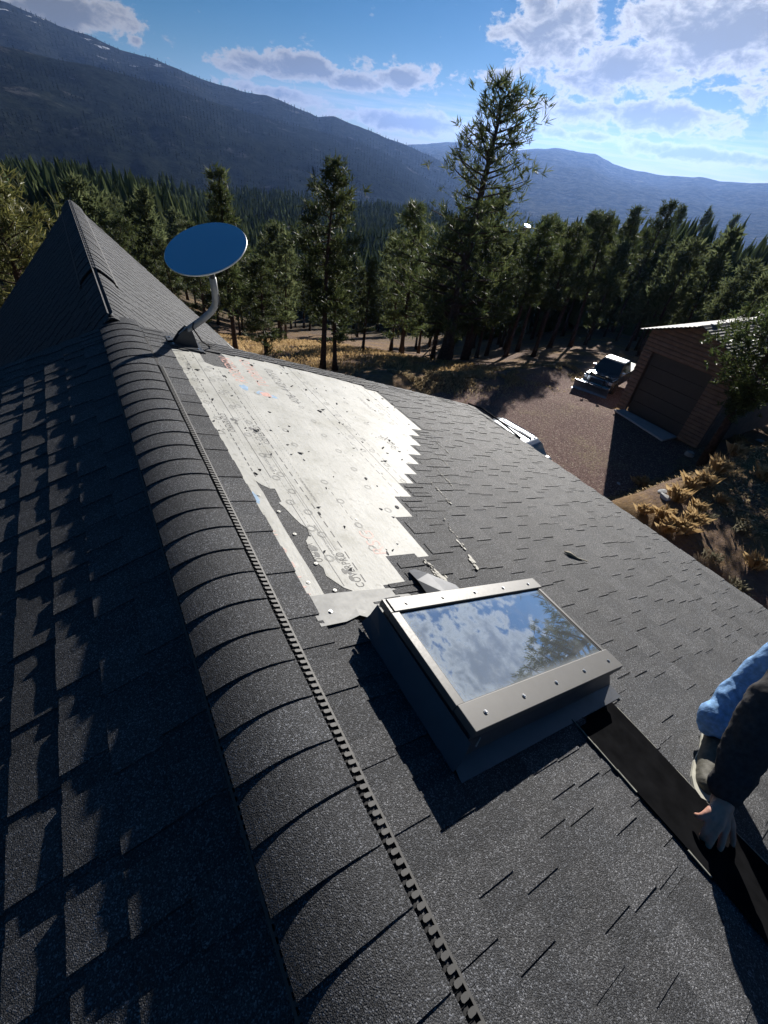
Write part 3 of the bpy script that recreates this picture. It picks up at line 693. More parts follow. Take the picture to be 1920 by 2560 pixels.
def rough(poly, amp, step):
    out = []
    for a, b in zip(poly, poly[1:]+poly[:1]):
        n = max(1, int(math.hypot(b[0]-a[0], b[1]-a[1])/step))
        for i in range(n):
            q = i/n; out.append((a[0]+(b[0]-a[0])*q+gr.uniform(-amp,amp), a[1]+(b[1]-a[1])*q+gr.uniform(-amp,amp)))
    return out
main_poly = [(.392,1.905),(.372,1.94),(.305,1.95)]+[(.302,2.4),(.300,2.8),(.312,3.2),(.30,3.5),(.318,3.93)]+\
  [(.54,3.955),(.535,3.72),(.598,3.675),(.68,3.683),(.75,3.672),(.765,3.98),(.742,4.07),(1.0,4.16),(1.32,4.15),(1.35,4.02),(1.38,4.15),(2.46,4.15),(2.60,3.98),(2.60,2.6),(1.75,1.2),(1.0,1.2),(.90,1.0),(.52,1.04)]+\
  [(.521,1.088),(.491,1.11),(.442,1.191),(.452,1.24),(.435,1.283),(.44,1.36),(.449,1.429),(.468,1.452),(.490,1.48),(.497,1.529),(.478,1.56),(.463,1.611),(.446,1.69),(.429,1.737),(.447,1.75),(.457,1.871),(.43,1.868)]
felt = flat('underlayment', area_ccw(main_poly), .0016, MT['felt'], house)
lp = rough([(.288,.93),(.384,1.00),(.384,1.085),(.374,1.95),(.36,2.4),(.298,2.4),(.296,1.95),(.290,1.5),(.298,1.2)], .0022, .06)
felt2 = flat('underlayment', area_ccw(lp), .0024, MT['felt'], house)
def strip(u, y0, y1, wd, dash=None, gap=0., mat='ink', h=.0020, parent=felt, du=0.):
    b = MB(); y = y0
    while y < y1:
        q = min(y1, y+(dash or 9)); k = (y-y0)/(y1-y0)*du; b.prism([(u+k-wd/2,y),(u+k+wd/2,y),(u+k+wd/2,q),(u+k-wd/2,q)], h-.0003, h, 'z', 0, MR)
        if not dash: break
        y = q+gap
    o = b.ob('printed_line', MT[mat], parent)
    return tag(o, kind='stuff') if dash else o
strip(.473,1.98,3.9,.0045); strip(.388,1.98,3.8,.006,.035,.022,'ink_dark'); strip(.616,1.13,3.62,.006,.05,.03,'ink_dark'); strip(.497,1.12,1.75,.004)
strip(1.41,1.72,4.1,.005); strip(1.315,1.72,4.1,.005,.05,.03); strip(1.486,1.75,4.1,.005,.05,.03)
strip(2.24,2.95,4.05,.005); strip(2.13,2.75,4.05,.005,.05,.03); strip(.80,1.35,1.9,.003,.03,.03); strip(.355,2.0,3.85,.003,.02,.03)
for u_ in (.43,.52,.545,.56,.66,.7): strip(u_, gr.uniform(1.5,2.4), gr.uniform(2.8,3.5), .0018, .018, .014)
for u_ in (.56,.575): strip(u_, 1.35, 2.3, .002)
def text(s, u, y, size, mat, away=True, parent=felt, h=.0021, sx=1., name='printed_text'):
    cu = bpy.data.curves.new('t', 'FONT'); cu.body = s; cu.size = size; cu.resolution_u = 3; cu.space_character = 1.08
    o = bpy.data.objects.new('t', cu); link(o); dg = bpy.context.evaluated_depsgraph_get()
    me = bpy.data.meshes.new_from_object(o.evaluated_get(dg)); bpy.data.objects.remove(o); me.name = name
    me.materials.clear(); me.materials.append(MT[mat])
    rot = Matrix.Rotation(R(90 if away else -90), 4, 'Z') @ Matrix.Diagonal((sx,1,1,1))
    me.transform(MR @ Matrix.Translation((u, y, h)) @ rot)
    return ob(name, me, parent)
text('406-442-2770', 1.175, 3.16, .125, 'ink', sx=.98)
text('ROOFDEN', .80, 3.42, .14, 'ink_red', sx=.78); text('TUORNCO', .985, 3.42, .14, 'ink_red', sx=.80)
text('COVERPRO', .615, 2.38, .055, 'ink_dark', sx=.85); text('COVERPRO', .395, 2.75, .055, 'ink_dark', False, sx=.85)
text('COVERPRO', .600, 1.10, .062, 'ink_dark', sx=.70); text('VERPRO', .436, 1.41, .055, 'ink_dark', False, sx=.62)
text('SURE-GRIP UNDERLAYMENT', .66, 1.75, .018, 'ink'); text('PREMIUM ROOFING UNDERLAYMENT', .54, 1.55, .016, 'ink', False); text('ASTM  ICC-ES  UL', .52, 2.05, .02, 'ink')
text('90X', 1.80, 2.55, .12, 'ink'); text('COVERPRO', 2.02, 3.35, .06, 'ink', sx=.9); text('RACO LAK', 2.2, 3.3, .05, 'ink'); text('PRO', .36, 3.62, .05, 'ink_dark', False)
for s_, y_ in (('n', 1.52), ('S', 1.40), ('E', 1.30), ('T', 1.22), ('W', 1.12)): text(s_, .326, y_-.05, .09, 'ink_pink', True, felt2, .0029)
text('RSG', .86, 1.30, .12, 'ink_pink', sx=.9)
def blob(cx_, cy, r, mat, seed, parent=felt, sq=1.):
    g = random.Random(seed); n = 14; p = [(cx_+r*g.uniform(.6,1.2)*math.cos(2*math.pi*i/n), cy+r*sq*g.uniform(.6,1.2)*math.sin(2*math.pi*i/n)) for i in range(n)]
    return flat('printed_mark', p, .0021, MT[mat], parent, .0003)
blob(.735, 3.31, .04, 'ink_blue', 1, sq=1.6); blob(.86, 3.25, .05, 'ink_blue', 2); blob(.945, 3.22, .035, 'ink_blue', 3); flat('printed_mark', [(.85,3.2),(.93,3.21),(.92,3.29),(.84,3.27)], .0023, MT['ink_red'], felt, .0003)
blob(.318, 1.78, .022, 'ink_blue', 4, felt2, 2.4).location.z += .0009
for cx_, cy in ((.475,2.66),(.565,2.56),(.56,1.19),(.466,1.36)):
    for q in range(3):
        a = q*2.1+.4; flat('printed_mark', [(cx_+.012*math.cos(a+k*.785)+.02*math.cos(a)*(1 if q else .3), cy+.02*math.sin(a+k*.785)+.03*math.sin(a)) for k in range(8)], .00215+q*.00012, MT['ink'], felt, .0002)
# cap nails and loose chips
m_ = MB(); m_.cyl((0,0,0),(0,0,.0022),.0125,14); m_.cyl((0,0,.0022),(0,0,.0036),.005,10)
nail_me = m_.me('cap_nail', [MT['ink_pale'] if 'ink_pale' in MT else simple('nail_cap', (.60,.59,.52), .5)], False)
ring = MB()
for r_ in (.022,.0165):
    n = 20
    for i in range(n):
        a, b = 2*math.pi*i/n, 2*math.pi*(i+.8)/n
        ring.add([(r_*math.cos(a),r_*math.sin(a),.0004),((r_+.0022)*math.cos(a),(r_+.0022)*math.sin(a),.0004),((r_+.0022)*math.cos(b),(r_+.0022)*math.sin(b),.0004),(r_*math.cos(b),r_*math.sin(b),.0004)], [[0,1,2,3]])
ring_me = ring.me('nail_target', [MT['ink']])
for u_ in (.345,.502,.555,.80,1.12,1.38,1.46,1.72,2.05):
    y = 2.05+gr.uniform(-.1,.1) if u_ < .5 else 1.3+max(0,(u_-.75))*1.05
    while y < 3.85:
        if u_ < .6 or gr.random() < .75: ob('printed_ring', ring_me, felt, RP(u_+gr.uniform(-.02,.02), y, .0018), (0, TH, 0))
        if gr.random() < .3: ob('cap_nail', nail_me, felt, RP(u_+gr.uniform(-.03,.03), y+.05, .0016), (0, TH, 0), (.55,.55,.8))
        y += gr.uniform(.17, .26)
for u_, y in ((.345,1.80),(.342,1.16),(.400,1.66),(.412,1.48),(.428,1.27),(.40,1.03),(.44,1.10)): ob('cap_nail', nail_me, felt2, RP(u_, y, .0026), (0, TH, 0), (.7,.7,1))
def chip_me(seed):
    g = random.Random(seed); n = 7; p = [((.011+g.random()*.008)*math.cos(2*math.pi*i/n)*g.uniform(.5,1.2), (.011+g.random()*.012)*math.sin(2*math.pi*i/n)*g.uniform(.6,1.5)) for i in range(n)]
    return MB().prism(p, 0, .004, 'z').me('chip', [MT['lint']])
CH = [chip_me(i) for i in range(8)]
def in_gap(u, y):
    k = int((u-U0)/EXP); return k in GAP_N and GAP_N[k]+.03 < y < GAP_F[k]-.03
c = 0
while c < 120:
    u_, y = gr.uniform(.31, 2.45), gr.uniform(1.1, 4.1)
    if not in_gap(u_, y) or (u_ < .46 and y < 1.95): continue
    s = gr.choice((.3,.35,.45,.6,.6,.9)); ob('chip', CH[c % 8], felt, RP(u_, y, .0017), (0, TH, gr.uniform(0,6.28)), (s*.8, s*1.2, s)); c += 1
# dried sealant left on the shingles beside the patch
MT['glue'] = simple('old_sealant', (.15,.14,.105), .6, 0, .35, 40.)
def smear(u0, y0, u1, y1, wd, n, seed):
    g = random.Random(seed); L = [];Rr = []
    for i in range(n+1):
        q = i/n; u_ = u0+(u1-u0)*q; y = y0+(y1-y0)*q; w_ = wd*g.uniform(.15,.9)*(.5+.9*q); L.append((u_-w_+g.uniform(-.004,.004), y)); Rr.append((u_+w_*.6, y+g.uniform(-.006,.006)))
    return area_ccw(L+Rr[::-1])
for k, (a, b_, wd) in enumerate((((1.50,1.62),(1.36,1.10),.026),((1.04,1.24),(1.06,1.08),.03),((2.62,3.5),(2.57,2.78),.010),((2.40,2.95),(2.38,2.55),.009),((2.20,2.70),(2.16,2.3),.009),((1.98,2.4),(1.93,2.0),.010),((1.74,2.1),(1.70,1.75),.014))):
    g = random.Random(k); fl = MB()
    for i in range(26):
        q = g.random(); u_ = a[0]+(b_[0]-a[0])*q+g.gauss(0, wd*.35*(.4+q)); y = a[1]+(b_[1]-a[1])*q; n = 6; s1 = wd*g.uniform(.1,.4)*(.4+q); s2 = s1*g.uniform(1.2,3.5)
        fl.prism([(u_+s1*math.cos(2*math.pi*j/n)*g.uniform(.5,1.1), y+s2*math.sin(2*math.pi*j/n)*g.uniform(.5,1.1)) for j in range(n)], .010, .0135+.0015*g.random(), 'z', 0, MR)
    tag(fl.ob('sealant_flakes', MT['glue'], house), kind='stuff')
m = MB(); m.tube([RP(2.36,1.20,.017),RP(2.38,1.17,.022),RP(2.42,1.12,.017),RP(2.5,1.08,.018)], [.004,.012,.006,.002], 6); dl = m.ob('dead_leaf', simple('dry_leaf', (.42,.36,.24), .8), None, True)
tag(dl, 'curled pale dead leaf lying on the shingles right of the skylight', 'leaf')
# ------------------------------------------------------------------ skylight
MT['bronze'] = simple('bronze_anodised_frame', (.088,.086,.082), .5, .1, .06, 30.)
MT['flash'] = simple('dark_painted_flashing', (.075,.080,.090), .45, .3, .10, 12.)
MT['rubber'] = simple('black_gasket', (.012,.012,.013), .6)
MT['screw'] = simple('screw_steel', (.55,.55,.54), .3, 1., .1)
def glass_mat():
    m, t, b, o = newmat('coated_skylight_glass'); p = t.new('ShaderNodeTexCoord').outputs['Object']; sp = t.new('ShaderNodeSeparateXYZ', i_0=p)
    n = t.noise(p, 5., 6, .65); n2 = t.noise(p, 40., 5, .7)
    # grime gathers along the gasket
    ex = t.m('MINIMUM', t.m('SUBTRACT', sp.outputs[0], .52), t.m('SUBTRACT', 1.45, sp.outputs[0])); ey = t.m('MINIMUM', t.m('SUBTRACT', sp.outputs[1], .41), t.m('SUBTRACT', .835, sp.outputs[1]))
    e = t.m('ADD', t.m('MINIMUM', ex, ey), t.m('MULTIPLY', t.m('SUBTRACT', n, .5), .06))
    dirt = t.m('ADD', t.m('MULTIPLY', t.smooth(e, .05, .0), .55), t.m('MULTIPLY', t.smooth(n, .5, .75), .22)); dirt = t.m('MULTIPLY', dirt, t.m('ADD', .6, n2))
    b.inputs['Base Color'].default_value = (.50,.56,.60,1); b.inputs['Metallic'].default_value = 1.; b.inputs['Roughness'].default_value = .015
    d = t.new('ShaderNodeBsdfDiffuse'); d.inputs[0].default_value = (.42,.46,.49,1)
    mx = t.new('ShaderNodeMixShader', i_0=t.m('ADD', .13, t.m('MULTIPLY', dirt, .6))); t.l.new(b.outputs[0], mx.inputs[1]); t.l.new(d.outputs[0], mx.inputs[2]); t.l.new(mx.outputs[0], o.inputs[0])
    return m
MT['skyglass'] = glass_mat()
skl = empty('skylight', RP(.97, .6, 0), 'curb-mounted skylight, bronze metal frame, glass mirroring clouds and a pine', 'skylight')
def sk(b, name, mats, parent=skl, bevel=0.):
    o = b.ob(name, mats, parent, bevel=bevel); return o
def skbox(name, lo, hi, mat, bevel=.002, parent=skl):
    b = MB().box(lo, hi); o = ob(name, b.me(name, [MT[mat]]), None); o.matrix_basis = MR
    par(o, parent)
    if bevel: q = o.modifiers.new('bevel', 'BEVEL'); q.width = bevel; q.segments = 2; q.limit_method = 'ANGLE'
    return o
skbox('curb', (.502,.345,.0), (1.443,.87,.118), 'flash', .003)
skbox('frame_rail', (.49,.33,.121), (1.462,.423,.152), 'bronze')             # lower bar
skbox('frame_rail', (.505,.822,.121), (1.470,.888,.152), 'bronze')            # upper bar
skbox('frame_rail', (.489,.4235,.119), (.527,.8215,.148), 'bronze')           # bar on the ridge side
skbox('frame_rail', (.489,.8222,.119), (.5045,.893,.1475), 'bronze')
skbox('frame_rail', (1.437,.4235,.119), (1.455,.8215,.146), 'bronze', .0015)
skbox('gasket', (.5275,.4235,.120), (.533,.8215,.1425), 'rubber', 0); skbox('gasket', (1.429,.4235,.120), (1.4365,.8215,.1425), 'rubber', 0)
skbox('gasket', (.5335,.4232,.120), (1.4285,.428,.1428), 'rubber', 0); skbox('gasket', (.5335,.817,.120), (1.4285,.8218,.1428), 'rubber', 0)
skbox('glass_pane', (.5332,.4275,.122), (1.4292,.8175,.1405), 'skyglass', 0)
skbox('frame_skirt', (.497,.337,.092), (1.452,.347,.1205), 'flash', .001); skbox('frame_skirt', (1.444,.347,.085), (1.456,.872,.1185), 'flash', .001)
b = MB(); b.cyl((0,0,0),(0,0,.003),.0075,14); b.tube([(0,0,.003),(0,0,.0055)],[.0065,.004],12); scr = b.me('screw', [MT['screw']], False)
for i in range(5):
    ob('screw', scr, skl, RP(.575+i*.205, .372, .152), (0, TH, 0)); ob('screw', scr, skl, RP(.585+i*.2, .853, .152), (0, TH, 0))
def sheet_strip(name, rows, mat, parent, th=.0012, smooth=False):
    """bent sheet metal through rows of points in (u,y,h)"""
    v = []; n = len(rows[0])
    for r_ in rows: v += [MR @ Vector(p) for p in r_]
    f = [[i*n+j, i*n+j+1, (i+1)*n+j+1, (i+1)*n+j] for i in range(len(rows)-1) for j in range(n-1)]
    o = ob(name, mesh(name, v, f, [MT[mat]], smooth), parent); s = o.modifiers.new('solid', 'SOLIDIFY'); s.thickness = th; s.offset = 0; return o
# side flashing leaning against the curb, with a hemmed top edge
sheet_strip('side_flashing', [[(.452,.300,.010),(.452,.60,.010),(.449,.80,.012),(.452,.90,.020)], [(.470,.302,.045),(.470,.6,.045),(.468,.80,.050),(.478,.90,.060)], [(.496,.325,.098),(.496,.6,.100),(.496,.8,.102),(.496,.905,.104)]], 'flash', skl)
sheet_strip('side_flashing', [[(.4945,.318,.100),(.4945,.60,.102),(.4945,.905,.106)], [(.4875,.318,.108),(.4875,.6,.110),(.4875,.905,.113)]], 'flash', skl)
sheet_strip('apron_flashing', [[(.455,.262,.013),(.95,.262,.013),(1.43,.262,.013),(1.50,.262,.013)], [(.465,.325,.020),(.95,.325,.018),(1.43,.325,.018),(1.50,.325,.016)], [(.5,.3445,.085),(.95,.3445,.085),(1.43,.3445,.085),(1.446,.3445,.085)]], 'flash', skl)
sheet_strip('side_flashing', [[(1.505,.30,.013),(1.505,.9,.013)], [(1.460,.34,.02),(1.460,.88,.02)], [(1.4485,.345,.088),(1.4485,.872,.088)]], 'flash', skl)
# bright galvanised saddle above the skylight
sheet_strip('saddle_flashing', [[(.286,.918,.0135),(.40,.922,.014),(.47,.940,.016),(.50,.905,.030),(.72,.893,.030),(.90,.893,.026)], [(.289,.97,.0075),(.40,.975,.009),(.48,.985,.008),(.53,.96,.0075),(.72,.955,.007),(.89,.955,.007)],
   [(.293,1.03,.004),(.40,1.035,.0075),(.50,1.04,.005),(.55,1.03,.004),(.72,1.03,.004),(.88,1.03,.004)], [(.298,1.082,.003),(.40,1.085,.004),(.50,1.083,.003),(.55,1.082,.003),(.72,1.075,.003),(.87,1.068,.003)]], 'tin', skl, .001, False)
for u_, y in ((.36,.985),(.62,.965)): ob('screw', scr, skl, RP(u_, y, .0095), (0, TH, 0))
# lifted dark flap beside the saddle
sheet_strip('flashing_flap', [[(.885,1.16,.014),(.93,1.17,.014),(1.06,1.06,.016)], [(.875,1.08,.030),(.95,1.10,.045),(1.10,1.03,.018)], [(.88,.93,.016),(.96,.95,.050),(1.12,.95,.016)]], 'flash', skl, .0015)
ob('pencil', MB().cyl((0,0,0),(.04,.012,0),.0025,8).me('pencil', [simple('pale_shim', (.45,.42,.36), .7)]), skl, RP(.53,.318,.075), (0, TH, .15))
# loose black membrane strip below the skylight
MT['membrane'] = simple('black_membrane', (.008,.0082,.009), .9, 0, .3, 15., .0)
MT['rawedge'] = simple('raw_membrane_edge', (.20,.20,.17), .8, 0, .4, 30.)
rows = []; ys = [-1.9+i*.06 for i in range(37)]
for q in range(7):
    u_ = 1.105+(1.40-1.105)*q/6; rr_ = []
    for y in ys:
        wob = mnoise.noise(Vector((y*2.1, q*.35, 2.)))
        h = .0140+.0015*wob+(.0015*math.exp(-((q)/.9)**2)*(0.5+.5*min(1,max(0,(.15-y)*3)))) + (.004 if q == 6 else 0)
        rr_.append((u_+(.020*wob if q == 6 else 0)+(.012*wob if q == 0 else 0), min(y, .27 if q > 1 else .24-.0*y), h))
    rows.append(rr_)
mem = sheet_strip('membrane_strip', rows, 'membrane', None, .003)
tag(mem, 'long black membrane strip lying on the shingles below the skylight', 'membrane')
for side, u_, h0 in ((6, 1.403, .0205), (0, 1.102, .0195)):
    b = MB(); g = random.Random(side); y = -1.9
    while y < .2:
        q = y+g.uniform(.03,.12); wob = mnoise.noise(Vector((y*2.1, side*.35, 2.)))*(.020 if side else .012)
        if g.random() < (.92 if side else .75): b.prism([(u_+wob-.0025*g.random(),y),(u_+wob+.0015+.003*g.random(),y),(u_+wob+.002+.003*g.random(),q),(u_+wob-.002,q)], h0-.006, h0-.002, 'z', 0, MR)
        y = q
    tag(b.ob('raw_edge', MT['rawedge'], mem), kind='stuff')
# white scrap on the edge of the steep roof
b = MB(); b.prism([(3.25,10.30),(3.37,10.30),(3.95,10.60),(3.80,10.68)], .020, .022, 'z', 0, Matrix(((CS,0,SS,XS),(0,1,0,0),(-SS,0,CS,ZS),(0,0,0,1)))); b.ob('underlayment', MT['felt'], steep)
# ------------------------------------------------------------------ satellite dish
MT['dishface'] = newmat('dish_face')[0]
def dish_face():
    m = MT['dishface']; t = NT(m.node_tree); b = [n for n in t.n if n.type == 'BSDF_PRINCIPLED'][0]
    p = t.new('ShaderNodeTexCoord').outputs['Object']; n = t.noise(p, 6., 4)
    t.l.new(t.ramp(n, [(.3, (.84,.93,1.)), (.7, (.88,.96,1.))]), b.inputs['Base Color']); b.inputs['Roughness'].default_value = .10; b.inputs['Metallic'].default_value = 1.
dish_face()
MT['dishwhite'] = simple('white_plastic', (.72,.72,.70), .4)
MT['galv'] = simple('grey_mast', (.26,.27,.28), .5, .35, .15, 25.)
MT['mount'] = simple('dark_mount', (.035,.04,.048), .5, .2, .2, 20.)
dish = empty('satellite_dish', (.40, 4.07, -.13), 'round flat satellite dish with blue-mirroring face on a bent grey mast', 'satellite dish')
DC = Vector((.6427, 3.783, .621)); DN = Vector((-.3377, -.2867, .8965)).normalized()
q = DN.to_track_quat('Z', 'Y').to_matrix().to_4x4(); q.translation = DC
def lathe(prof, seg, Mx, mat, name, parent, smooth=True):
    v = []; f = []
    for r_, z in prof:
        for k in range(seg): a = 2*math.pi*k/seg; v.append(Mx @ Vector((r_*math.cos(a), r_*math.sin(a), z)))
    n = len(prof)
    for i in range(n-1):
        for k in range(seg): f.append([i*seg+k, i*seg+(k+1) % seg, (i+1)*seg+(k+1) % seg, (i+1)*seg+k])
    f.append(list(range(seg))[::-1]); f.append(list(range((n-1)*seg, n*seg)))
    return ob(name, mesh(name, v, f, [MT[mat]], False), parent)
lathe([(.06,-.055),(.10,-.05),(.24,-.024),(.292,-.006),(.297,.0)], 72, q, 'dishwhite', 'dish_back', dish)
lathe([(.2975,.0005),(.2985,.004),(.2965,.008)], 72, q, 'dishwhite', 'rim', dish)
lathe([(.2945,.0085),(.293,.0095)], 72, q, 'dishface', 'dish_face', dish)
b = MB(); b.tube([(.679,3.86,.50),(.690,3.90,.365),(.695,3.925,.29)], .019, 12); b.tube([(.679,3.86,.46), DC-DN*.045], [.024,.03], 12); b.ob('neck', MT['mount'], dish, True)
b = MB(); b.tube([(.685,3.885,.41),(.697,3.92,.315),(.700,3.945,.235),(.690,3.958,.185),(.660,3.972,.140),(.600,3.99,.085),(.468,4.03,-.010),(.415,4.055,-.060)], .026, 14); b.ob('mast', MT['galv'], dish, True)
b = MB()
for s in (-1, 1):
    b.prism([(.33,-.115),(.40,-.03),(.46,.015),(.50,-.02),(.53,-.165)], 4.045+s*.036-.003, 4.045+s*.036+.003, 'y')
b.prism([(.29,.0),(.56,.0),(.56,.006),(.29,.006)], 3.93, 4.15, 'y', 0, Matrix.Translation((0,0,0)) @ MR @ Matrix.Translation((.02,0,.012)))
b.cyl((.45,3.995,-.012),(.45,4.095,-.012),.012,10); b.ob('mount_foot', MT['mount'], dish, bevel=.002)
b = MB()
for u_, y in ((.34,3.96),(.54,3.96),(.34,4.12),(.54,4.12)): b.cyl(RP(u_,y,.018),RP(u_,y,.026),.009,6)
b.ob('lag_screw', MT['screw'], dish)
b = MB(); pts = [(.515,3.995,.055),(.50,3.98,.02),(.53,3.99,-.04),(.56,4.0,-.10),(.62,4.05,-.16),(.66,4.12,-.19),(.655,4.2,-.205)]
b.tube(pts, .006, 8); b.tube([(.705,3.91,.33),(.728,3.925,.26),(.722,3.94,.2),(.69,3.955,.16)], .0045, 6); b.tube([(.36,4.02,-.09),(.30,3.99,-.075),(.31,3.97,-.10),(.36,3.97,-.12)], .007, 8); b.ob('cable', MT['black'], dish, True)
# ------------------------------------------------------------------ person at the right edge
def skin_mat():
    m, t, b, o = newmat('skin'); p = t.new('ShaderNodeTexCoord').outputs['Object']; n = t.noise(p, 35., 5)
    t.l.new(t.ramp(n, [(.3, (.48,.235,.165)), (.7, (.64,.34,.25))]), b.inputs['Base Color']); b.inputs['Roughness'].default_value = .55
    b.inputs['Subsurface Weight'].default_value = .15; b.inputs['Subsurface Radius'].default_value = (.01,.004,.002); bump(t, b, t.noise(p, 140., 4), .25, .002); return m
MT['skin'] = skin_mat()
MT['jacket'] = simple('dark_jacket_cloth', (.050,.048,.050), .9, 0, .25, 60., .15, .35)
MT['denim'] = simple('blue_denim', (.24,.42,.70), .9, 0, .3, 45., .1, .35)
MT['shoe'] = simple('olive_shoe', (.10,.095,.075), .7, 0, .2, 40., .3, .2)
MT['sole'] = simple('dark_sole', (.03,.03,.03), .8); MT['midsole'] = simple('pale_midsole', (.42,.41,.34), .7)
MT['hair'] = simple('brown_hair', (.06,.04,.028), .7, 0, .4, 80.)
def RPX(px, py, h=0.):
    d = Vector([AX[i][0]*(px-960)+AX[i][1]*(py-1280)+AX[i][2]*1117.67 for i in range(3)])
    nrm = Vector((ST, 0, CT)); t = (h-nrm.dot(CAMP))/nrm.dot(d); return CAMP+d*t
def limb(b, pts, rad, seg=14):
    """closed, round-ended limb; overlapping limbs are welded by the voxel remesh"""
    P = [Vector(p) for p in pts]; r = list(rad)
    # smooth the path
    Q, W = [], []
    for i in range(len(P)-1):
        for k in range(4):
            t = k/4; p0 = P[max(i-1,0)]; p3 = P[min(i+2,len(P)-1)]; p1, p2 = P[i], P[i+1]
            Q.append(.5*((2*p1)+(p2-p0)*t+(2*p0-5*p1+4*p2-p3)*t*t+(3*p1-p0-3*p2+p3)*t**3)); W.append(r[i]*(1-t)+r[i+1]*t)
    Q.append(P[-1]); W.append(r[-1])
    a = (Q[0]-Q[1]).normalized(); c = (Q[-1]-Q[-2]).normalized()
    Q = [Q[0]+a*W[0]*.95, Q[0]+a*W[0]*.6]+Q+[Q[-1]+c*W[-1]*.6, Q[-1]+c*W[-1]*.95]; W = [W[0]*.25, W[0]*.78]+W+[W[-1]*.78, W[-1]*.25]
    b.tube(Q, W, seg)
def remesh(o, vox, disp=0., dscale=.05, sm=2):
    r_ = o.modifiers.new('remesh', 'REMESH'); r_.mode = 'VOXEL'; r_.voxel_size = vox; r_.use_smooth_shade = True
    s = o.modifiers.new('smooth', 'SMOOTH'); s.iterations = sm; s.factor = .5
    if disp:
        tx = bpy.data.textures.new('folds', 'CLOUDS'); tx.noise_scale = dscale; tx.noise_depth = 2
        d = o.modifiers.new('folds', 'DISPLACE'); d.texture = tx; d.strength = disp; d.mid_level = .5; d.texture_coords = 'GLOBAL'
    return o
def person():
    pr = empty('person', (1.66, -.02, -.54), 'person bending over at the right edge, dark jacket, blue jeans, hand on the membrane strip', 'person')
    W = RPX(1808, 1990, .115); ELB = Vector((1.510,-.075,-.075)); SHL = Vector((1.80,-.10,.10)); SHR = Vector((2.16,-.32,.08))
    HIPL = Vector((2.44,.16,-.10)); HIPR = Vector((2.62,-.06,-.14)); ANK = Vector((1.665,-.01,-.435)); KNE = Vector((1.99,.0,-.06))
    ANKR = Vector((2.35,-.72,-.66)); KNER = Vector((2.12,-.55,-.26)); ELR = Vector((2.06,-.58,-.16)); WR = Vector((1.86,-.60,-.42))
    NECK = Vector((1.98,-.28,.20)); HEAD = Vector((1.90,-.42,.27))
    # bare skin: head, neck, hands with wrists, one surface
    b = MB(); limb(b, [SHL.lerp(SHR,.5)+Vector((.06,.02,.0)), NECK, HEAD], [.06,.055,.075]); limb(b, [HEAD+Vector((.02,.02,.06)), HEAD+Vector((-.045,-.045,-.05))], [.088,.078], 20)
    limb(b, [HEAD+Vector((-.085,-.085,.005)), HEAD+Vector((-.105,-.105,-.012))], [.014,.017]); limb(b, [HEAD+Vector((-.07,.06,0)), HEAD+Vector((-.06,.075,-.02))], [.018,.012]); limb(b, [HEAD+Vector((.06,-.07,0)), HEAD+Vector((.075,-.06,-.02))], [.018,.012])
    HB = RPX(1808, 2012, .105); limb(b, [ELB, W, HB], [.04,.031,.033])
    P1 = RPX(1780, 2052, .074); P2 = RPX(1796, 2066, .072); P3 = RPX(1813, 2070, .068); P4 = RPX(1829, 2066, .062)      # knuckles
    for k, r_ in ((P1,.0165),(P2,.0175),(P3,.017),(P4,.0155)): limb(b, [HB, HB.lerp(k, .6), k], [.022,.018,r_*.9])
    fing = ((P1, RPX(1764,2076,.046), RPX(1756,2092,.020), RPX(1752,2096,.012), .0115), (P2, RPX(1781,2094,.046), RPX(1772,2112,.022), RPX(1769,2117,.012), .0118), (P3, RPX(1806,2100,.044), RPX(1800,2120,.021), RPX(1797,2124,.012), .0112), (P4, RPX(1832,2092,.040), RPX(1832,2110,.020), RPX(1831,2114,.012), .010))
    for a, c, d, e, r_ in fing: limb(b, [a, c, d, e], [r_*1.12, r_, r_*.9, r_*.72], 10)
    limb(b, [RPX(1796,2012,.100), RPX(1776,2030,.085), RPX(1754,2042,.062), RPX(1741,2038,.048)], [.022,.016,.0125,.009], 10)         # thumb
    limb(b, [SHL.lerp(SHR,.5), SHL, ELB], [.05,.045,.04]); limb(b, [SHL.lerp(SHR,.5), SHR, ELR], [.05,.045,.04])
    limb(b, [ELR, WR], [.04,.03]); limb(b, [WR, WR+Vector((-.07,.02,-.04))], [.034,.030])
    for k in range(4): limb(b, [WR+Vector((-.07,.05-.022*k,-.04)), WR+Vector((-.12,.055-.024*k,-.075)), WR+Vector((-.145,.055-.024*k,-.115))], [.011,.0105,.008], 8)
    limb(b, [WR+Vector((-.03,.05,-.03)), WR+Vector((-.09,.085,-.07))], [.014,.010], 8)
    remesh(b.ob('body', MT['skin'], pr, True), .0042, .0012, .012, 2)
    b = MB(); limb(b, [HEAD+Vector((.03,.03,.085)), HEAD+Vector((.06,.06,.0))], [.085,.075], 18); limb(b, [HEAD+Vector((-.03,-.03,.10)), HEAD+Vector((.03,.03,.1))], [.055,.07], 18); remesh(b.ob('hair', MT['hair'], pr, True), .010, .012, .02)
    # jacket
    b = MB(); mid = (HIPL+HIPR)*.5; ch = (SHL+SHR)*.5
    limb(b, [mid+Vector((0,0,.02)), mid.lerp(ch,.45)+Vector((.02,0,.06)), ch+Vector((.02,0,.0))], [.17,.18,.165], 20)
    limb(b, [SHL.lerp(SHR,.1), SHR.lerp(SHL,.1)], [.10,.10]); limb(b, [SHL+Vector((.08,-.06,0)), SHL, SHL.lerp(ELB,.5)+Vector((0,.01,.02)), ELB, ELB.lerp(W,.45), ELB.lerp(W,.86)], [.10,.092,.082,.074,.068,.058], 18)
    limb(b, [ELB.lerp(W,.84), ELB.lerp(W,.93)], [.060,.054], 18)
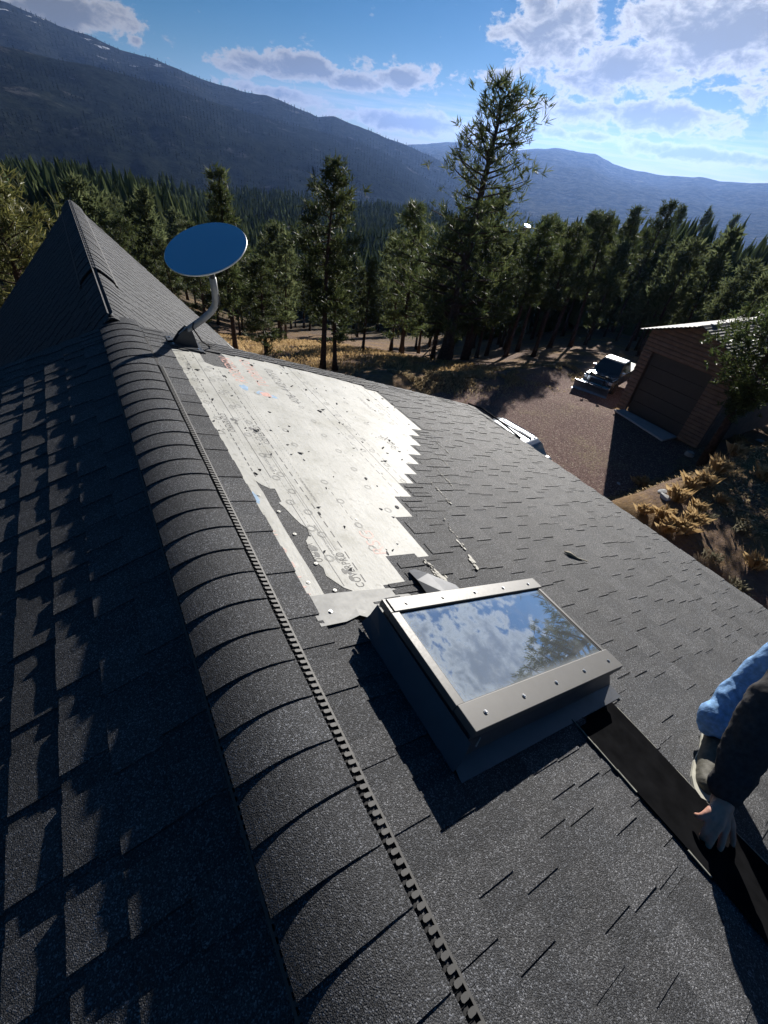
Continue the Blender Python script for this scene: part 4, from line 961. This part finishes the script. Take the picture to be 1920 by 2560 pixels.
    limb(b, [SHR, SHR.lerp(ELR,.5), ELR, ELR.lerp(WR,.85)], [.09,.08,.07,.055], 16); limb(b, [NECK.lerp(ch,.6), NECK.lerp(ch,.3)], [.085,.075])
    limb(b, [SHL+Vector((-.0,-.06,-.06)), SHL.lerp(HIPL,.35)+Vector((-.08,-.10,-.13))], [.09,.085])
    remesh(b.ob('jacket', MT['jacket'], pr, True), .0075, .024, .062)
    # jeans
    b = MB(); limb(b, [mid+Vector((.02,.02,-.02)), mid+Vector((-.05,-.02,0.))], [.165,.15], 18)
    limb(b, [HIPL, HIPL.lerp(KNE,.5), KNE, KNE.lerp(ANK,.5)+Vector((.02,.012,-.02)), ANK.lerp(KNE,.12)], [.115,.098,.080,.072,.066], 18); limb(b, [ANK.lerp(KNE,.14), ANK+Vector((0,0,.015))], [.068,.070], 18)
    limb(b, [HIPR, HIPR.lerp(KNER,.5), KNER, KNER.lerp(ANKR,.5), ANKR.lerp(KNER,.1)], [.115,.098,.080,.07,.062], 18)
    remesh(b.ob('jeans', MT['denim'], pr, True), .0075, .024, .075)
    # shoes: upper, midsole line, sole
    for heel, toe, roof in ((RPX(1785,1838,.035), RPX(1762,1968,.030), 1), (ANKR+Vector((.06,.03,-.06)), ANKR+Vector((-.17,-.09,.02)), 1)):
        ax = (toe-heel).normalized(); nrm = Vector((ST,0,CT)); sd = nrm.cross(ax).normalized(); nrm = ax.cross(sd); L = (toe-heel).length
        def S(a, s, h): return heel+ax*a*L+sd*s+nrm*(h-.035)
        b = MB(); limb(b, [S(-.02,0,.045), S(.3,0,.055), S(.62,0,.045), S(.95,.004,.030)], [.040,.046,.046,.036], 16); limb(b, [S(.05,0,.06), S(.12,0,.105)], [.046,.048], 16)
        sh = remesh(b.ob('shoe', MT['shoe'], pr, True), .006, .004, .02)
        out = [(-.16,.0),(-.12,.032),(.1,.040),(.4,.038),(.75,.050),(1.0,.044),(1.12,.022),(1.15,0),(1.1,-.026),(.95,-.044),(.7,-.047),(.4,-.034),(.1,-.038),(-.1,-.032)]
        for nm, lo, hi, k in (('sole', .0, .014, 1.0), ('midsole', .0142, .026, 1.03)):
            v = [S(a, s*k, lo) for a, s in out]+[S(a, s*k, hi) for a, s in out]; n = len(out)
            ob(nm, mesh(nm, v, [list(range(n))[::-1], list(range(n,2*n))]+[[i,(i+1)%n,n+(i+1)%n,n+i] for i in range(n)], [MT[nm]]), sh)
        b = MB()
        for i in range(4): b.tube([S(.22+.12*i,-.03,.088-.008*i), S(.24+.12*i,0,.104-.010*i), S(.22+.12*i,.03,.088-.008*i)], .004, 6)
        b.ob('lace', MT['sole'], sh)
    return pr
person()
# ------------------------------------------------------------------ garage
def brick_mat():
    m, t, b, o = newmat('weathered_log_siding'); p = pos(t); sp = t.new('ShaderNodeSeparateXYZ', i_0=p)
    z = t.m('MULTIPLY', sp.outputs[2], 1/.19); fr = t.m('FRACT', z); n = t.noise(p, 3., 6, .65)
    mp = t.new('ShaderNodeMapping', i_Vector=p); mp.inputs['Scale'].default_value = (1.2, 1.2, 9.); g = t.noise(mp.outputs[0], 3., 6, .7)
    c = t.ramp(t.m('ADD', t.m('MULTIPLY', n, .5), t.m('MULTIPLY', g, .5)), [(.3, (.12,.08,.058)), (.5, (.20,.135,.10)), (.7, (.28,.20,.15))])
    t.l.new(c, b.inputs['Base Color']); b.inputs['Roughness'].default_value = .85; bump(t, b, t.m('ADD', g, t.m('MULTIPLY', fr, .0)), .5, .02); return m
MT['logs'] = brick_mat()
MT['door'] = simple('dark_door_paint', (.055,.052,.048), .6, 0, .12, 4.)
MT['concrete'] = simple('concrete', (.42,.43,.44), .9, 0, .12, 3., .2, .3)
MT['metalroof'] = simple('grey_metal_roof', (.07,.073,.073), .75, 0., .15, 2.)
gar = empty('garage', (22.6, 10.1, -8.), 'log-sided gable garage with a big dark door and ribbed roof', 'garage')
GX, GY0, GY1, GE, GA, GL = 22.6, 7.85, 12.35, -4.05, -3.25, 9.
gm = (GY0+GY1)/2
def log_wall(name, pts_yz, x0, x1):
    """wall outline in (y,z) cut into stacked logs"""
    ys = [p[0] for p in pts_yz]; zs = [p[1] for p in pts_yz]; z = min(zs); hgt = .19; k = 0
    par_ = MB().prism(pts_yz, x0+.05, x1-.05, 'x').ob(name, MT['logs'], gar)
    def span(zz):
        xs_ = []
        for a, c in zip(pts_yz, pts_yz[1:]+pts_yz[:1]):
            if (a[1] > zz) != (c[1] > zz): xs_.append(a[0]+(c[0]-a[0])*(zz-a[1])/(c[1]-a[1]))
        return (min(xs_), max(xs_)) if len(xs_) > 1 else None
    while z < max(zs)-.05:
        top = min(z+hgt, max(zs)); s = span((z+top)/2)
        if s and s[1]-s[0] > .1:
            cz = (z+top)/2; n = 6; prof = [(x0+.05-.05*math.cos(-math.pi/2+math.pi*i/n), cz+(top-z)*.49*math.sin(-math.pi/2+math.pi*i/n)) for i in range(n+1)]
            MB().prism(prof+[(x0+.06, top-.005), (x0+.06, z+.005)], s[0], s[1], 'y').ob('log', MT['logs'], par_)
        z += hgt; k += 1
log_wall('wall', [(GY0,-8.05),(8.85,-8.05),(8.85,-4.9),(GY0,-4.9)], GX-.05, GX+.2)
log_wall('wall', [(11.85,-8.05),(GY1,-8.05),(GY1,-4.9),(11.85,-4.9)], GX-.05, GX+.2)
log_wall('wall', [(GY0,-4.895),(GY1,-4.895),(GY1,GE),(gm,GA),(GY0,GE)], GX-.05, GX+.2)
MB().box((GX+.21,GY0,-8.05),(GX+GL,GY0+.2,GE)).box((GX+.21,GY1-.2,-8.05),(GX+GL,GY1,GE)).ob('side_wall', MT['logs'], gar)
MB().prism([(GY0+.01,-8.05),(GY1-.01,-8.05),(GY1-.01,GE),(gm,GA),(GY0+.01,GE)], GX+GL-.2, GX+GL, 'x').ob('side_wall', MT['logs'], gar)
dr = MB().box((GX+.20,8.85,-8.0),(GX+.24,11.85,-4.9)).ob('door', MT['door'], gar)
for i in range(5): MB().box((GX+.16,8.87,-7.99+i*.62),(GX+.199,11.83,-7.99+i*.62+.60)).ob('panel', MT['door'], dr, bevel=.01)
ov = .35; sl_ = (GA-GE)/(gm-GY0)
for s in (-1, 1):
    n = 15; v = []; f = []; e = gm+s*(gm-GY0+ov)
    rf = MB()
    for i in range(n):
        a = i/n; c = (i+1)/n; ya = gm+(e-gm)*a; yc = gm+(e-gm)*c; za = GA+.10-abs(ya-gm)*sl_; zc = GA+.10-abs(yc-gm)*sl_
        q = [(ya,za),(yc,zc+.035),(yc,zc-.02),(ya,za-.03)]
        rf.prism(q if s < 0 else q[::-1], GX-.45, GX+GL+.3, 'x')
    rf.ob('roof', MT['metalroof'], gar)
MB().prism([(gm-.13,GA+.085),(gm,GA+.15),(gm+.13,GA+.085),(gm,GA+.12)], GX-.47, GX+GL+.3, 'x').ob('ridge_flashing', MT['metalroof'], gar)
for i in range(4): MB().box((GX+.3+i*1.7,gm-.08,GA+.13),(GX+.7+i*1.7,gm+.08,GA+.165)).ob('ridge_snow', simple('frost_%d' % i, (.75,.75,.74), .8), gar, bevel=.015)
pad = MB().prism([(21.45,8.9),(22.56,8.85),(22.56,11.85),(21.95,12.05)], -8.02, -7.93, 'z').ob('concrete_apron', MT['concrete'], gar, bevel=.01)
st_ = MB().tube([(21.55,7.6,-8.02),(21.55,7.6,-7.86)], [.22,.16], 7).ob('stone', simple('pale_stone', (.35,.33,.3), .9, 0, .2, 8.), None); tag(st_, 'pale rock at the near corner of the garage', 'rock')
# ------------------------------------------------------------------ vehicles
MT['paint_black'] = simple('black_car_paint', (.014,.016,.020), .22, 0, .05, 5., .6, 0, 1.)
MT['paint_silver'] = simple('silver_car_paint', (.34,.37,.41), .30, .55, .04, 5., .6, 0, 1.)
MT['carglass'] = simple('car_glass', (.02,.03,.035), .06, 0, .05, 5., .9, 0, 1.)
MT['chrome'] = simple('chrome', (.75,.75,.76), .12, 1., .05)
MT['tyre'] = simple('tyre_rubber', (.02,.02,.02), .85, 0, .2, 30.)
MT['lens'] = simple('headlight_lens', (.75,.77,.8), .08, .3, .05, 8., .9, 0, 1.)
MT['plow'] = simple('steel_plow', (.16,.19,.24), .38, .7, .15, 6.)
def wheel(x, y, r, parent, wd=.24):
    b = MB(); n = 24; prof = [(r*.62,-wd/2),(r*.93,-wd/2),(r,-wd*.36),(r,wd*.36),(r*.93,wd/2),(r*.62,wd/2)]
    def lat(pr, b):
        v = []; f = []
        for (q, h) in pr:
            for k in range(n): a = 2*math.pi*k/n; v.append((x+q*math.cos(a), y+h, r+q*math.sin(a)))
        for i in range(len(pr)-1):
            for k in range(n): f.append([i*n+k, i*n+(k+1)%n, (i+1)*n+(k+1)%n, (i+1)*n+k])
        f.append(list(range(n))[::-1]); f.append(list(range((len(pr)-1)*n, len(pr)*n))); b.add(v, f); return b
    t_ = lat(prof, b); w_ = ob('wheel', t_.me('wheel', [MT['tyre']], False)); w_.parent = parent
    s = 1 if y > 0 else -1
    rm = lat([(r*.60,-wd*.53),(r*.55,-wd*.42),(r*.2,-wd*.45),(r*.2,wd*.45),(r*.55,wd*.42),(r*.60,wd*.53)], MB()); o = ob('rim', rm.me('rim', [MT['chrome']])); o.parent = w_
    return w_
def cb(b, name, mat, parent, bevel=.03, sub=0):
    o = ob(name, b.me(name, [MT[mat]])); o.parent = parent
    if bevel: q = o.modifiers.new('bevel', 'BEVEL'); q.width = bevel; q.segments = 3; q.limit_method = 'ANGLE'; q.angle_limit = R(25)
    for p in o.data.polygons: p.use_smooth = False
    return o
def taper(prof, w0, w1, zs):
    """side profile extruded across the width, narrowing upwards"""
    z0, z1 = zs; b = MB(); n = len(prof); W = [w0+(w1-w0)*min(1, max(0, (p[1]-z0)/(z1-z0))) for p in prof]
    v = [(p[0], -q, p[1]) for p, q in zip(prof, W)]+[(p[0], q, p[1]) for p, q in zip(prof, W)]
    b.add(v, [list(range(n)), list(range(n,2*n))[::-1]]+[[i, n+i, n+(i+1)%n, (i+1)%n] for i in range(n)]); return b
def quad_on(b, p, off, th=.006):
    """thin pane standing just proud of a quad"""
    P = [Vector(q) for q in p]; nrm = (P[1]-P[0]).cross(P[3]-P[0]).normalized(); v = [q+nrm*off for q in P]+[q+nrm*(off-th) for q in P]
    b.add(v, [[0,1,2,3],[7,6,5,4],[0,4,5,1],[1,5,6,2],[2,6,7,3],[3,7,4,0]]); return b
def truck():
    t = empty('pickup_truck', (23.95+.8*1.0, 14.45+.59*1.0, gz(24.8, 15.0)+.01), 'black pickup truck with a snow plow parked beside the garage', 'truck', rz=math.atan2(-.27,-.96)); t.scale = (.9,.9,.86)
    # local x forward, front bumper at x=1.0, rear at x=-4.4
    cb(taper([(-4.4,.55),(-4.35,1.05),(-2.15,1.08),(-2.1,1.12),(-.35,1.14),(.85,1.06),(.98,.95),(1.0,.6),(.9,.45),(-4.3,.45)], .96, .93, (.45,1.1)), 'body', 'paint_black', t, .06)
    cb(taper([(-2.15,1.10),(-1.95,1.78),(-1.75,1.86),(-.95,1.86),(-.75,1.80),(-.12,1.15)], .92, .70, (1.1,1.86)), 'cab', 'paint_black', t, .05)
    cb(MB().box((-.28,-.80,1.125),(.80,.80,1.165)), 'hood', 'paint_black', t, .03)
    def yw(z): return .92+(.70-.92)*(z-1.1)/.76
    b = MB(); quad_on(b, [(-.20,-.80,1.20),(-.20,.80,1.20),(-.70,.68,1.76),(-.70,-.68,1.76)], .022); cb(b, 'windshield', 'carglass', t, 0)
    for s in (-1, 1):
        for x0, x1, x2, x3 in ((-.28,-.98,-.98,-.80),(-1.05,-1.95,-1.85,-1.05)):
            p = [(x0,s*yw(1.22),1.22),(x1,s*yw(1.22),1.22),(x2,s*yw(1.74),1.74),(x3,s*yw(1.74),1.74)]; b = MB(); quad_on(b, p if s > 0 else p[::-1], .012); cb(b, 'window', 'carglass', t, 0)
        wheel(.15, s*.86, .39, t, .27); wheel(-3.3, s*.86, .39, t, .27)
        cb(MB().box((.955,s*.83-.12*1,.80),(1.015,s*.83+.10,.98)), 'headlight', 'lens', t, .02)
        cb(MB().box((-.45,s*.97-.10,1.20),(-.30,s*.97+.12,1.40)), 'mirror', 'chrome', t, .03)
        cb(MB().box((-.30,s*.935-.015,1.02),(-.25,s*.935+.015,1.05)), 'door_handle', 'chrome', t, 0)
        b = MB(); b.tube([(.15-.5*math.cos(a),s*.955,.40+.5*math.sin(a)) for a in [math.pi*i/10 for i in range(11)]], .03, 6); cb(b, 'wheel_arch', 'paint_black', t, 0)
    gl = cb(MB().box((.965,-.68,.72),(1.012,.68,.99)), 'grille', 'chrome', t, .01)
    for i in range(4): cb(MB().box((1.013,-.62,.745+i*.06),(1.022,.62,.775+i*.06)), 'grille_bar', 'black', gl, 0)
    cb(MB().box((.99,-.95,.46),(1.14,.95,.64)), 'bumper', 'chrome', t, .03)
    cb(MB().box((-4.5,-.92,.5),(-4.38,.92,.65)), 'bumper', 'chrome', t, .03)
    pl = ob('snow_plow', taper([(1.78,.04),(1.70,.30),(1.72,.55),(1.84,.78),(1.88,.78),(1.765,.54),(1.745,.30),(1.83,.04)], 1.12, 1.12, (0,1)).me('snow_plow', [MT['plow']])); pl.parent = t
    for y in (-1.,-.5,0,.5,1.): o = cb(MB().prism([(1.50,.1),(1.705,.08),(1.69,.30),(1.71,.52),(1.62,.45)], y-.015, y+.015, 'y'), 'rib', 'plow', pl, 0)
    cb(MB().box((1.78,-1.14,.0),(1.83,1.14,.14)), 'cutting_edge', 'chrome', pl, .005)
    b = MB(); b.tube([(1.05,-.4,.35),(1.68,-.12,.3)], .05, 8); b.tube([(1.05,.4,.35),(1.68,.12,.3)], .05, 8); b.tube([(1.12,-.45,.4),(1.15,-.45,1.15),(1.15,.45,1.15),(1.12,.45,.4)], .03, 8); b.tube([(1.16,-.5,1.2),(1.16,-.5,1.32)], .09, 10); b.tube([(1.16,.5,1.2),(1.16,.5,1.32)], .09, 10); cb(b, 'plow_frame', 'black', t, 0)
truck()
def suv():
    t = empty('parked_car', (12.08, 10.85, gz(12.2, 10.6)+.01), 'silver car parked below the eave, only its roof and tail showing', 'car', rz=R(97))
    cb(taper([(-2.3,.5),(-2.32,.95),(-2.2,1.05),(-1.5,1.06),(.9,1.05),(2.1,.92),(2.28,.75),(2.28,.45),(2.0,.35),(-2.1,.35)], .92, .88, (.35,1.05)), 'body', 'paint_silver', t, .06)
    cb(taper([(-2.05,1.04),(-1.75,1.50),(-1.55,1.60),(.15,1.62),(.35,1.56),(1.05,1.04)], .86, .62, (1.04,1.62)), 'cabin', 'paint_silver', t, .05)
    def yw(z): return .86+(.62-.86)*(z-1.04)/.58
    b = MB(); quad_on(b, [(.99,-.78,1.10),(.99,.78,1.10),(.42,.64,1.52),(.42,-.64,1.52)], .012); cb(b, 'windshield', 'carglass', t, 0)
    b = MB(); quad_on(b, [(-2.0,.76,1.12),(-2.0,-.76,1.12),(-1.76,-.66,1.47),(-1.76,.66,1.47)], .012); cb(b, 'rear_window', 'carglass', t, 0)
    for s in (-1, 1):
        for x0, x1, x2, x3 in ((.85,-.25,-.25,.30),(-.32,-1.9,-1.65,-.32)):
            p = [(x0,s*yw(1.10),1.10),(x1,s*yw(1.10),1.10),(x2,s*yw(1.51),1.51),(x3,s*yw(1.51),1.51)]; b = MB(); quad_on(b, p if s > 0 else p[::-1], .010); cb(b, 'window', 'carglass', t, 0)
        wheel(1.4, s*.82, .34, t, .22); wheel(-1.4, s*.82, .34, t, .22)
        cb(MB().box((2.2,s*.66-.14,.68),(2.295,s*.66+.14,.80)), 'headlight', 'lens', t, .02); cb(MB().box((-2.345,s*.72-.12,.75),(-2.28,s*.72+.12,.98)), 'tail_light', 'ink_red', t, .02)
        b = MB(); b.tube([(.1,s*.55,1.63),(0,s*.55,1.665),(-1.4,s*.55,1.655),(-1.5,s*.55,1.61)], .016, 6); cb(b, 'roof_rail', 'chrome', t, 0)
        cb(MB().box((.62,s*.95-.09,1.06),(.78,s*.95+.09,1.20)), 'mirror', 'paint_silver', t, .03)
    cb(MB().box((-2.36,-.88,.42),(-2.28,.88,.6)), 'bumper', 'ink_dark', t, .02); cb(MB().box((2.26,-.6,.5),(2.30,.6,.66)), 'grille', 'black', t, .01)
    for y in (-.3, .3): cb(MB().box((-1.5,y-.02,1.607),(.05,y+.02,1.632)), 'roof_groove', 'ink', t, .005)
suv()
# ------------------------------------------------------------------ grass, shrub, rocks
def grass_mat(name, a, c):
    m, t, b, o = newmat(name); g = t.new('ShaderNodeNewGeometry').outputs['Random Per Island']
    col = t.ramp(g, [(0., a), (1., c)]); t.l.new(col, b.inputs['Base Color']); b.inputs['Roughness'].default_value = .8; b.inputs['Specular IOR Level'].default_value = .15
    tr = t.new('ShaderNodeBsdfTranslucent'); t.l.new(col, tr.inputs[0]); mx = t.new('ShaderNodeMixShader', i_0=.45); t.l.new(b.outputs[0], mx.inputs[1]); t.l.new(tr.outputs[0], mx.inputs[2]); t.l.new(mx.outputs[0], o.inputs[0]); return m
MT['grass'] = grass_mat('dry_bunchgrass', (.32,.215,.10), (.56,.41,.22)); MT['straw'] = grass_mat('bleached_straw', (.24,.18,.10), (.52,.42,.26)); MT['sage'] = grass_mat('grey_sage', (.09,.085,.055), (.24,.22,.16))
def blades(X, Y, Z, H, wd, bend, g):
    n = len(X); a = g.uniform(0, 2*np.pi, n); d = np.stack([np.cos(a), np.sin(a), np.zeros(n)], 1); s = np.stack([-np.sin(a), np.cos(a), np.zeros(n)], 1)
    p = np.stack([X, Y, Z], 1); b_ = (bend*g.uniform(.2, 1., n)*H)[:,None]; H = H[:,None]; up = np.array([[0,0,1.]])
    V = np.stack([p-s*wd, p+s*wd, p+d*b_*.35+up*H*.6+s*wd*.7, p+d*b_+up*H*(1-.3*bend)], 1).reshape(-1, 3); return V, np.arange(n*4).reshape(-1, 4)
def tuft_me(seed, n=170, h=.55, r=.10, mat='grass'):
    g = np.random.default_rng(seed); V, F = blades(g.normal(size=n)*r, g.normal(size=n)*r, np.full(n, -.02), h*g.uniform(.35, 1.15, n), .0032, .75, g); return npmesh('grass_tuft', V, F, [MT[mat]])
TM = [tuft_me(i, mat='grass') for i in range(5)]+[tuft_me(9, 110, .38, .16, 'sage')]
tl = [((1790,1180),1.2),((1722,1222),1.0),((1760,1216),.95),((1835,1140),1.3),((1590,1212),.8),((1612,1216),.9),((1845,1110),1.2),((1690,1250),1.),((1650,1300),.9),((1605,1285),.7),((1725,1310),.9),((1700,1330),1.),((1760,1300),.8),((1850,1330),.9),((1800,1260),.7),((1900,1200),1.),((1880,1420),.9),((1780,1400),.7),((1830,1480),.8),((1660,1335),.9),((1740,1275),.7)]
for i, (p, s) in enumerate(tl):
    x, y, r_ = PX(*p); sg = i in (12, 13, 17, 18)
    o = ob('grass_tuft', TM[5 if sg else i % 5], None, (x, y, gz(x, y)), (0, 0, i*1.3), (s*.8, s*.8, s*.85))
    tag(o, 'low grey shrub tuft on the bank right of the eave' if sg else 'tuft of golden dry grass on the bank between eave and garage', 'shrub' if sg else 'grass', 'grey shrub tufts on the bank' if sg else 'golden grass tufts on the bank')
def scatter(name, n, fn, H, wd, bend, mat, label, seed, cat='grass'):
    g = np.random.default_rng(seed); X, Y = fn(g, n); Z = ground_z(X, Y); c = fbm(X*.8, Y*.8, 4, seed); k = c > -.06; X, Y, Z = X[k], Y[k], Z[k]
    V, F = blades(X, Y, Z-.01, g.uniform(H[0], H[1], len(X)), wd, bend, g); o = ob(name, npmesh(name, V, F, [MT[mat]])); return tag(o, label, cat, kind='stuff')
scatter('dry_grass', 26000, lambda g, n: (g.uniform(13, 26, n), 18.6+g.normal(size=n)*1.1), (.06,.22), .012, .8, 'straw', 'bleached dry grass on the strip along the drive', 31)
scatter('dry_grass', 30000, lambda g, n: (g.uniform(13, 27, n), g.uniform(-3, 7, n)), (.03,.13), .007, 1.6, 'straw', 'matted golden grass on the bank right of the house', 32)
scatter('dry_grass', 34000, lambda g, n: (g.uniform(2, 22, n), g.uniform(19.5, 50, n)), (.12,.42), .016, .7, 'grass', 'golden meadow grass on the slope below the pines', 33)
scatter('straw_litter', 9000, lambda g, n: (g.uniform(9, 25, n), g.uniform(5, 17.5, n)), (.02,.05), .02, 2.5, 'straw', 'scattered straw and chips over the gravel drive', 34, 'litter')
scatter('straw_litter', 7000, lambda g, n: (g.uniform(13, 22, n), g.uniform(2, 9, n)), (.02,.05), .016, 2.5, 'straw', 'pale chips scattered over the bank', 35, 'litter')
def juniper():
    g = np.random.default_rng(77); cs = []; ds = []; b = MB(); t_ = MB(); h = 5.2
    t_.tube([(0,0,0),(.05,.02,2.),(.0,.1,4.),(0,0,5.)], [.16,.13,.08,.03], 8)
    for i in range(70):
        f = .45+.53*(i/70); a = i*2.4; L = 1.75*math.sin(math.pi*min(1, .15+(1-f)*1.7))*g.uniform(.7,1.15)+.15; p0 = np.array([0,0,h*f])
        pts = [p0+np.array([math.cos(a)*L*q, math.sin(a)*L*q, .2*L*q]) for q in (0,.5,1)]; b.tube(pts, [.03,.02,.008], 4, 0, False)
        for q in g.uniform(.25, 1., 14): c = p0+(pts[2]-p0)*q+g.normal(size=3)*.16; cs.append(c); ds.append(np.array([math.cos(a)*.5, math.sin(a)*.5, .7]))
    V, F = tufts(np.array(cs), np.array(ds), 10, .17, .022, g)
    place_tree('juniper_tree', (t_.me('trunk', [MT['bark']], True), npmesh('crown', V, F, [MT['juniper']]), b.me('branch', [MT['bark']], True)), 20.9, 6.75, 1.2, .4, 'bright green bushy tree in front of the garage at the right edge')
juniper()
for i, (p, s) in enumerate((((1655,1232),.10),((1660,1247),.13),((1900,1105),.16),((1838,1118),.10),((1545,1212),.07))):
    x, y, r_ = PX(*p); g = random.Random(i); bm = bmesh.new(); bmesh.ops.create_icosphere(bm, subdivisions=2, radius=s)
    for v in bm.verts: v.co *= g.uniform(.8, 1.2); v.co.z *= .45; v.co.x *= 1.5
    me = bpy.data.meshes.new('rock'); bm.to_mesh(me); bm.free(); me.materials.append(MT['concrete'])
    tag(ob('rock', me, None, (x, y, gz(x, y)+s*.1), (0,0,i)), 'flat pale rock lying on the bank', 'rock', 'flat pale rocks on the bank')
# fallen branches under the largest pine
x0, y0, r0 = PX(1095, 900)
for k, (dx, dy, L, a) in enumerate(((-1.6,.3,2.4,.5),(-2.2,-.2,1.8,-.3),(.9,.4,1.6,1.2))):
    x, y = x0+dx, y0+dy; z = gz(x, y); b = MB(); b.tube([(x,y,z+.05),(x+L*.5*math.cos(a),y+L*.5*math.sin(a),z+.35),(x+L*math.cos(a),y+L*math.sin(a),z+.75)], [.06,.045,.015], 6); b.tube([(x+L*.5*math.cos(a),y+L*.5*math.sin(a),z+.35),(x+L*.8*math.cos(a+.7),y+L*.8*math.sin(a+.7),z+.6)], [.03,.008], 5)
    tag(b.ob('fallen_branch', MT['bark'], None, True), 'bare fallen branch on the ground by the largest pine', 'branch', 'fallen branches by the largest pine')
# far cabin whose metal roof catches the sun
cab = empty('cabin', (136.4, 132.1, -16.5), 'tiny distant building with a glinting metal roof above the trees', 'building')
cn = Vector((.143, -.3594, .9222)); q_ = cn.to_track_quat('Z', 'Y').to_matrix().to_4x4(); q_.translation = Vector((136.4, 132.1, -13.9))
MB().box((-1.3,-.8,-.06),(1.3,.8,.06), 0, q_).ob('roof', simple('bright_metal_roof', (.8,.8,.8), .16, 1., .03), cab)
MB().box((135.4,131.4,-17.5),(137.4,132.9,-14.5)).ob('wall', MT['siding'], cab)
# ------------------------------------------------------------------ haze in the valley air
hz = MB().box((-9000,-9000,-420),(9000,9000,560)); ho = hz.ob('haze', [], None); tag(ho, kind='stuff')
def haze_mat():
    m = bpy.data.materials.new('valley_haze'); m.use_nodes = True; t = NT(m.node_tree); t.n.clear(); o = t.new('ShaderNodeOutputMaterial'); v = t.new('ShaderNodeVolumePrincipled')
    v.inputs['Color'].default_value = (.26,.46,1.,1); v.inputs['Density'].default_value = HAZE; v.inputs['Anisotropy'].default_value = .5; t.l.new(v.outputs[0], o.inputs['Volume']); return m
HAZE = .00005
ho.data.materials.clear(); ho.data.materials.append(haze_mat())
